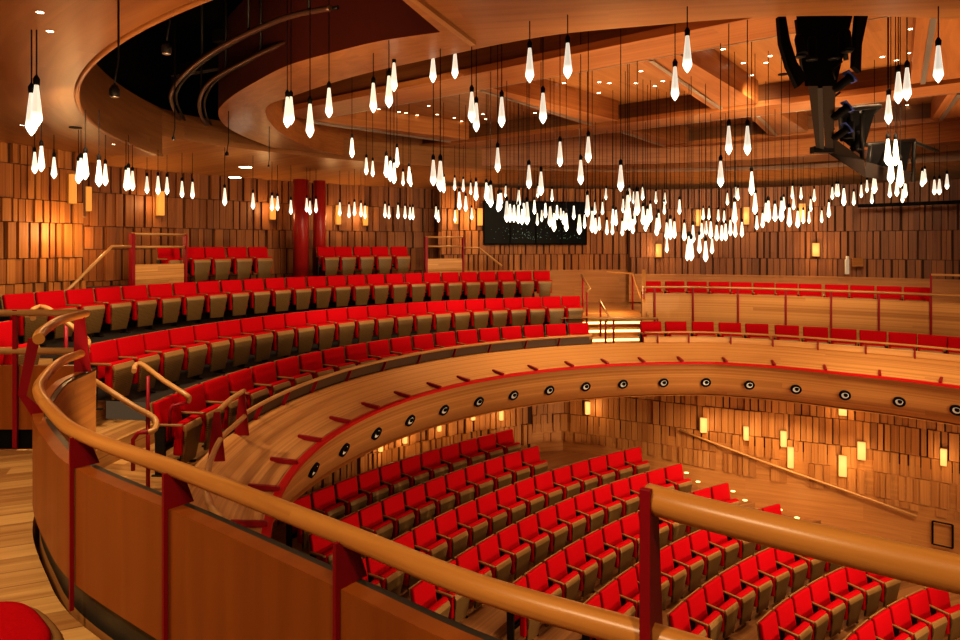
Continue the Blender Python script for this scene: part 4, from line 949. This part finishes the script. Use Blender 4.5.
mb = MB(); mb.bar(rp3(820, 86, 10.0), rp3(822, 150, 10.0), .05, .05); mb.bar(rp3(812, 150, 10.0), rp3(832, 150, 10.0), .12, .08); rpart(mb, 'strut', M['darkmetal'])
mb = MB()
mb.hexa([rp3(826, 152, 10.0), rp3(866, 178, 10.3), rp3(866, 178, 11), rp3(826, 152, 10.7), rp3(834, 138, 10.0), rp3(864, 160, 10.3), rp3(864, 160, 11), rp3(834, 138, 10.7)])
mb.hexa([rp3(864, 177, 10.3), rp3(908, 184, 12), rp3(908, 184, 12.6), rp3(864, 177, 11), rp3(866, 162, 10.3), rp3(912, 172, 12), rp3(912, 172, 12.6), rp3(866, 162, 11)])
rpart(mb, 'walkway', M['rigwood'])
mb = MB()
tr_ = []
for a, b in (((840, 110, 10.3), (880, 106, 11)), ((880, 106, 11), (872, 114, 11)), ((862, 112, 10.6), (862, 160, 10.6)), ((840, 112, 10.4), (842, 140, 10.4)), ((852, 112, 10.5), (853, 150, 10.5)), ((866, 145, 11), (914, 140, 12.2)), ((914, 140, 12.2), (913, 182, 12.2)), ((870, 145, 11), (869, 172, 11)), ((893, 143, 11.8), (892, 180, 11.8)), ((914, 142, 12.2), (937, 151, 13)), ((797, 20, 10), (803, 70, 10)), ((842, 18, 10), (846, 60, 10))):
    mb = MB(); mb.tube([rp3(*a), rp3(*b)], .03, 6); rpart(mb, 'truss_tube', M['darkmetal'])
mb = MB()
mb.hexa([rp3(866, 162, 10.9), rp3(906, 172, 12.1), rp3(906, 172, 12.4), rp3(866, 162, 11.2), rp3(868, 146, 10.9), rp3(912, 142, 12.1), rp3(912, 142, 12.4), rp3(868, 146, 11.2)]); rpart(mb, 'rear_panel', M['black'])
mb = MB()
mb.hexa([rp3(842, 140, 10.5), rp3(862, 156, 10.7), rp3(862, 156, 10.9), rp3(842, 140, 10.7), rp3(842, 112, 10.5), rp3(876, 108, 10.9), rp3(876, 108, 11.1), rp3(842, 112, 10.7)]); rpart(mb, 'gear_rack', M['black'])
for px in (803, 846):
    a = rp3(px, 22, 10.2); mb = MB(); mb.tube([a, (a[0], a[1], zz(-3.2))], .03, 6); rpart(mb, 'hanger', M['darkmetal'])
for k, (px, py, lab) in enumerate(((842, 84, 'topmost'), (840, 113, 'middle'), (840, 134, 'lowest'))):
    t = thing('stage_spotlight', rp3(px, py, 9.8), 0, '%s stage spotlight with blue filter on the black lighting bridge' % lab, 'spotlight', 'spotlights on the lighting bridge')
    Mx = Matrix.Rotation(R_(50), 4, 'Y') @ Matrix.Rotation(R_(20), 4, 'X')
    mb = MB(); mb.lathe([(.03, -.1), (.045, -.07), (.045, .07), (.06, .1)], 14, M=Mx); mb.build('body', M['black'], t)
    mb = MB(); mb.box((.07, -.03, .07), (.15, .12, .012), M=Matrix.Rotation(R_(48), 4, 'Y')); mb.build('filter', M['bluegel'], t)
    mb = MB(); mb.tube([(-.07, 0, .05), (-.1, 0, .16), (0, 0, .24)], .012, 6); mb.build('yoke', M['darkmetal'], t)
for k, (px, py, y, lab) in enumerate(((800, 45, 9.7, 'upper left'), (847, 40, 9.8, 'upper right'), (812, 48, 9.75, 'inner left'), (834, 47, 9.75, 'inner right'), (849, 128, 10.3, 'lower left'), (857, 140, 10.4, 'lower middle'), (884, 158, 10.8, 'lower right'))):
    t = thing('stage_spotlight', rp3(px, py, y), 0, 'dark stage spotlight on the lighting bridge, %s one' % lab, 'spotlight', 'dark spotlights on the lighting bridge')
    mb = MB(); mb.lathe([(.03, -.12), (.045, -.08), (.045, .08), (.06, .12)], 12, M=Matrix.Rotation(R_(160 + 9 * k), 4, 'X')); mb.build('body', M['black'], t)
    mb = MB(); mb.lathe([(.0, .0), (.06, 0), (.06, .01), (0, .012)], 12, c=(0, 0, -.13)); mb.build('lens_rim', M['darkmetal'], t)
# small glass pendants hanging in the ceiling opening
for k, (px, yt, yb, u) in enumerate(((114.5, 60, 97, 1.95), (166.5, 18, 54, 2.4), (173.5, 128, 140, 1.9), (227, 142, 156, 1.9), (268.5, 160, 167, 1.9))):
    Y = (4.9, 5.6, 10, 11.5, 13)[k]; L = (yb - yt) * Y / F
    x = (px - 480) * Y / F; z = EZ + (HY - yb) / F * Y
    t = thing('hanging_projector', (x, Y, z), 0, 'small dark unlit fitting hanging in the ceiling opening, %s from the left' % ordn(k + 1), 'hanging fitting', 'unlit fittings in the ceiling opening')
    r = L * .12
    mb = MB(); mb.lathe([(r * .6, 0), (r * 1.1, L * .05), (r * 1.1, L * .2), (r * .6, L * .32)], 12); mb.build('body', M['darkmetal'], t)
    mb = MB(); mb.lathe([(r * .55, -.006), (r * 1.0, 0), (r * .9, .004)], 12); mb.build('lens_rim', M['steel'], t)
    mb = MB(); mb.tube([(0, 0, L * .3), (r * .3, 0, L * .6), (r * .9, 0, L), (r * .9, 0, 4.5 - (z - EZ))], .008, 6); mb.build('cable', M['darkmetal'], t)

# ------------------------------------------------------------------ lights
def spot(x, y, u, tx, ty, td, e, ang=80, size=.25, col=(1, .735, .455), blend=.8):
    l = bpy.data.lights.new('spot', 'SPOT'); l.energy = e; l.color = col; l.spot_size = R_(ang); l.spot_blend = blend; l.shadow_soft_size = size
    o = bpy.data.objects.new('fill_spot', l); COL.objects.link(o); o.location = (x, y, zz(-u))  # unseen spot added as fill, without a fitting of its own
    o.rotation_euler = (Vector((tx, ty, zz(td))) - o.location).to_track_quat('-Z', 'Y').to_euler(); return o
def area(x, y, z, tx, ty, tz, sx, sy, e, col=(1, .72, .42)):
    l = bpy.data.lights.new('area', 'AREA'); l.shape = 'RECTANGLE'; l.size = sx; l.size_y = sy; l.energy = e; l.color = col
    l.spread = R_(75)
    o = bpy.data.objects.new('fill_area', l); COL.objects.link(o); o.location = (x, y, z); o.rotation_euler = (Vector((tx, ty, tz)) - o.location).to_track_quat('-Z', 'Y').to_euler(); return o
def point(x, y, z, e, r=.1, col=(1, .6, .25)):
    l = bpy.data.lights.new('point', 'POINT'); l.energy = e; l.color = col; l.shadow_soft_size = r
    o = bpy.data.objects.new('wall_wash', l); COL.objects.link(o); o.location = (x, y, z); return o
# stalls: added fill spots below the coffers and from the stage side
for x, y in ((3.2, 10.5), (5.5, 11.2), (7.5, 9.8), (1.5, 12.5), (5, 8.5)): spot(x, y, 2.6, x - .6, y + .8, 5.4, 520, 75)
spot(11, 3, 2.6, 4, 11, 5.2, 2300, 60, .5)
spot(10, 5, 2.6, 1, 13, 3.5, 900, 60, .5)
# low fill spots added in place of floor bounce on the balcony front
spot(12, 4, -3.2, 1, 12.5, 3.0, 2600, 60, .6); spot(8, 4.5, -3.6, 7, 14, 3.0, 700, 75, .6); spot(10.5, 2, -3.0, -2, 8.5, 3.0, 900, 40, .5)
# balcony rows and rear walls
for t in (168, 150, 132, 114):
    p = pol(t, 8.0, HC, False); q = pol(t, 10.8, HC, False); spot(p[0], p[1], 2.15, q[0], q[1], 1.6, 360, 95)
spot(6.5, 7, 2.6, 7.0, 15.6, 2.2, 620, 65, .4); spot(9, 6, 2.6, 9.5, 14.5, 2.2, 430, 60, .4)
spot(4, 9, 2.6, 2.5, 14.6, 2.3, 800, 60, .4); spot(6, 6.5, 2.6, -.8, 11.6, 2.3, 850, 60, .4); spot(5, 5, 2.6, -2.6, 8.5, 2.3, 550, 50, .4)
spot(5, 12, 2.6, 5.5, 21, .2, 700, 85, .4)
spot(5.5, 8, 2.2, 5, 15.7, 4.6, 700, 70, .4); spot(6.5, 6.5, 2.0, 9, 13.6, 4.8, 900, 75, .4)
spot(-4.6, 7.6, 1.7, -8.3, 12.6, .1, 700, 70, .2)
spot(6, 11, 2.0, 9, 20, -.2, 1150, 70, .4); spot(2, 11, 2.0, .5, 21, .3, 600, 80, .4); spot(0, 10, 2.1, -5, 19, .2, 650, 85, .4)
# gallery around the camera
spot(-3.6, 1.8, 1.7, -2.9, 3.4, 1.64, 330, 90, .1); spot(-1.3, .2, 1.7, -1.0, 1.6, 1.64, 230, 105, .12); spot(-4.4, 4.2, 1.7, -4.1, 4.2, 1.64, 160, 80, .06)
spot(.6, -.6, 1.7, .6, 1.3, 1.2, 160, 100, .1)
spot(-4.6, 6.9, 1.6, -4.5, 8.0, 2.6, 420, 90, .12); spot(-3.2, 6.2, 1.2, -4.2, 8.2, 2.6, 200, 70, .12)
# added unseen area fills, warm upward glow on the ceiling ring and coffers
area(5, 10.5, zz(-.2), 5, 10.5, zz(-3.7), 9, 8, 300, (1, .66, .36))
area(-1.5, 4.8, zz(.9), -2.6, 7.5, zz(-2.3), 2.5, 2.5, 60, (1, .62, .32))
for px, py, w, h in up:
    R = RW_L - .45 if px < 83 else RW_D - .45 if px < 440 else RW_C - .45 if px < 630 else RW_R - .5 - .9 * (px - 630) / 400
    p = ray_circle(px, R); point(p[0], p[1], EZ + (HY - py) / F * p[1] - (0 if px > 100 else .8), 16 if px > 100 else 34)
for px, py, w, h in lo:
    b = ray_poly(px, sw1 if px < 517 else sw2); d = Vector((HC[0] - b[0], HC[1] - b[1], 0)).normalized(); point(b[0] + d.x * .4, b[1] + d.y * .4, EZ + (HY - py) / F * b[1], 6)
p = ray_circle(615, 10.2); point(p[0], p[1], zz(1.2), 45, .2)
for px, py, dr in ((698, 482, 5.25), (745, 500.5, 5.45), (797, 518, 5.7)):
    x, y = pxy(px, py, dr); point(x + .1, y, zz(dr) + .15, 2.2, .03, (1, .66, .3))
w = bpy.data.worlds.new('world'); scn.world = w; w.use_nodes = True
bg = w.node_tree.nodes['Background']; bg.inputs[0].default_value = (1, .62, .34, 1); bg.inputs[1].default_value = .08
scn.view_settings.view_transform = 'Filmic' if False else 'Standard'
scn.view_settings.look = 'Medium High Contrast'; scn.view_settings.exposure = 0; scn.view_settings.gamma = 1
scn.cycles.use_denoising = True
try: scn.cycles.denoiser = 'OPENIMAGEDENOISE'
except Exception: pass
scn.cycles.max_bounces = 6; scn.cycles.diffuse_bounces = 3; scn.cycles.glossy_bounces = 2
scn.cycles.sample_clamp_indirect = 4
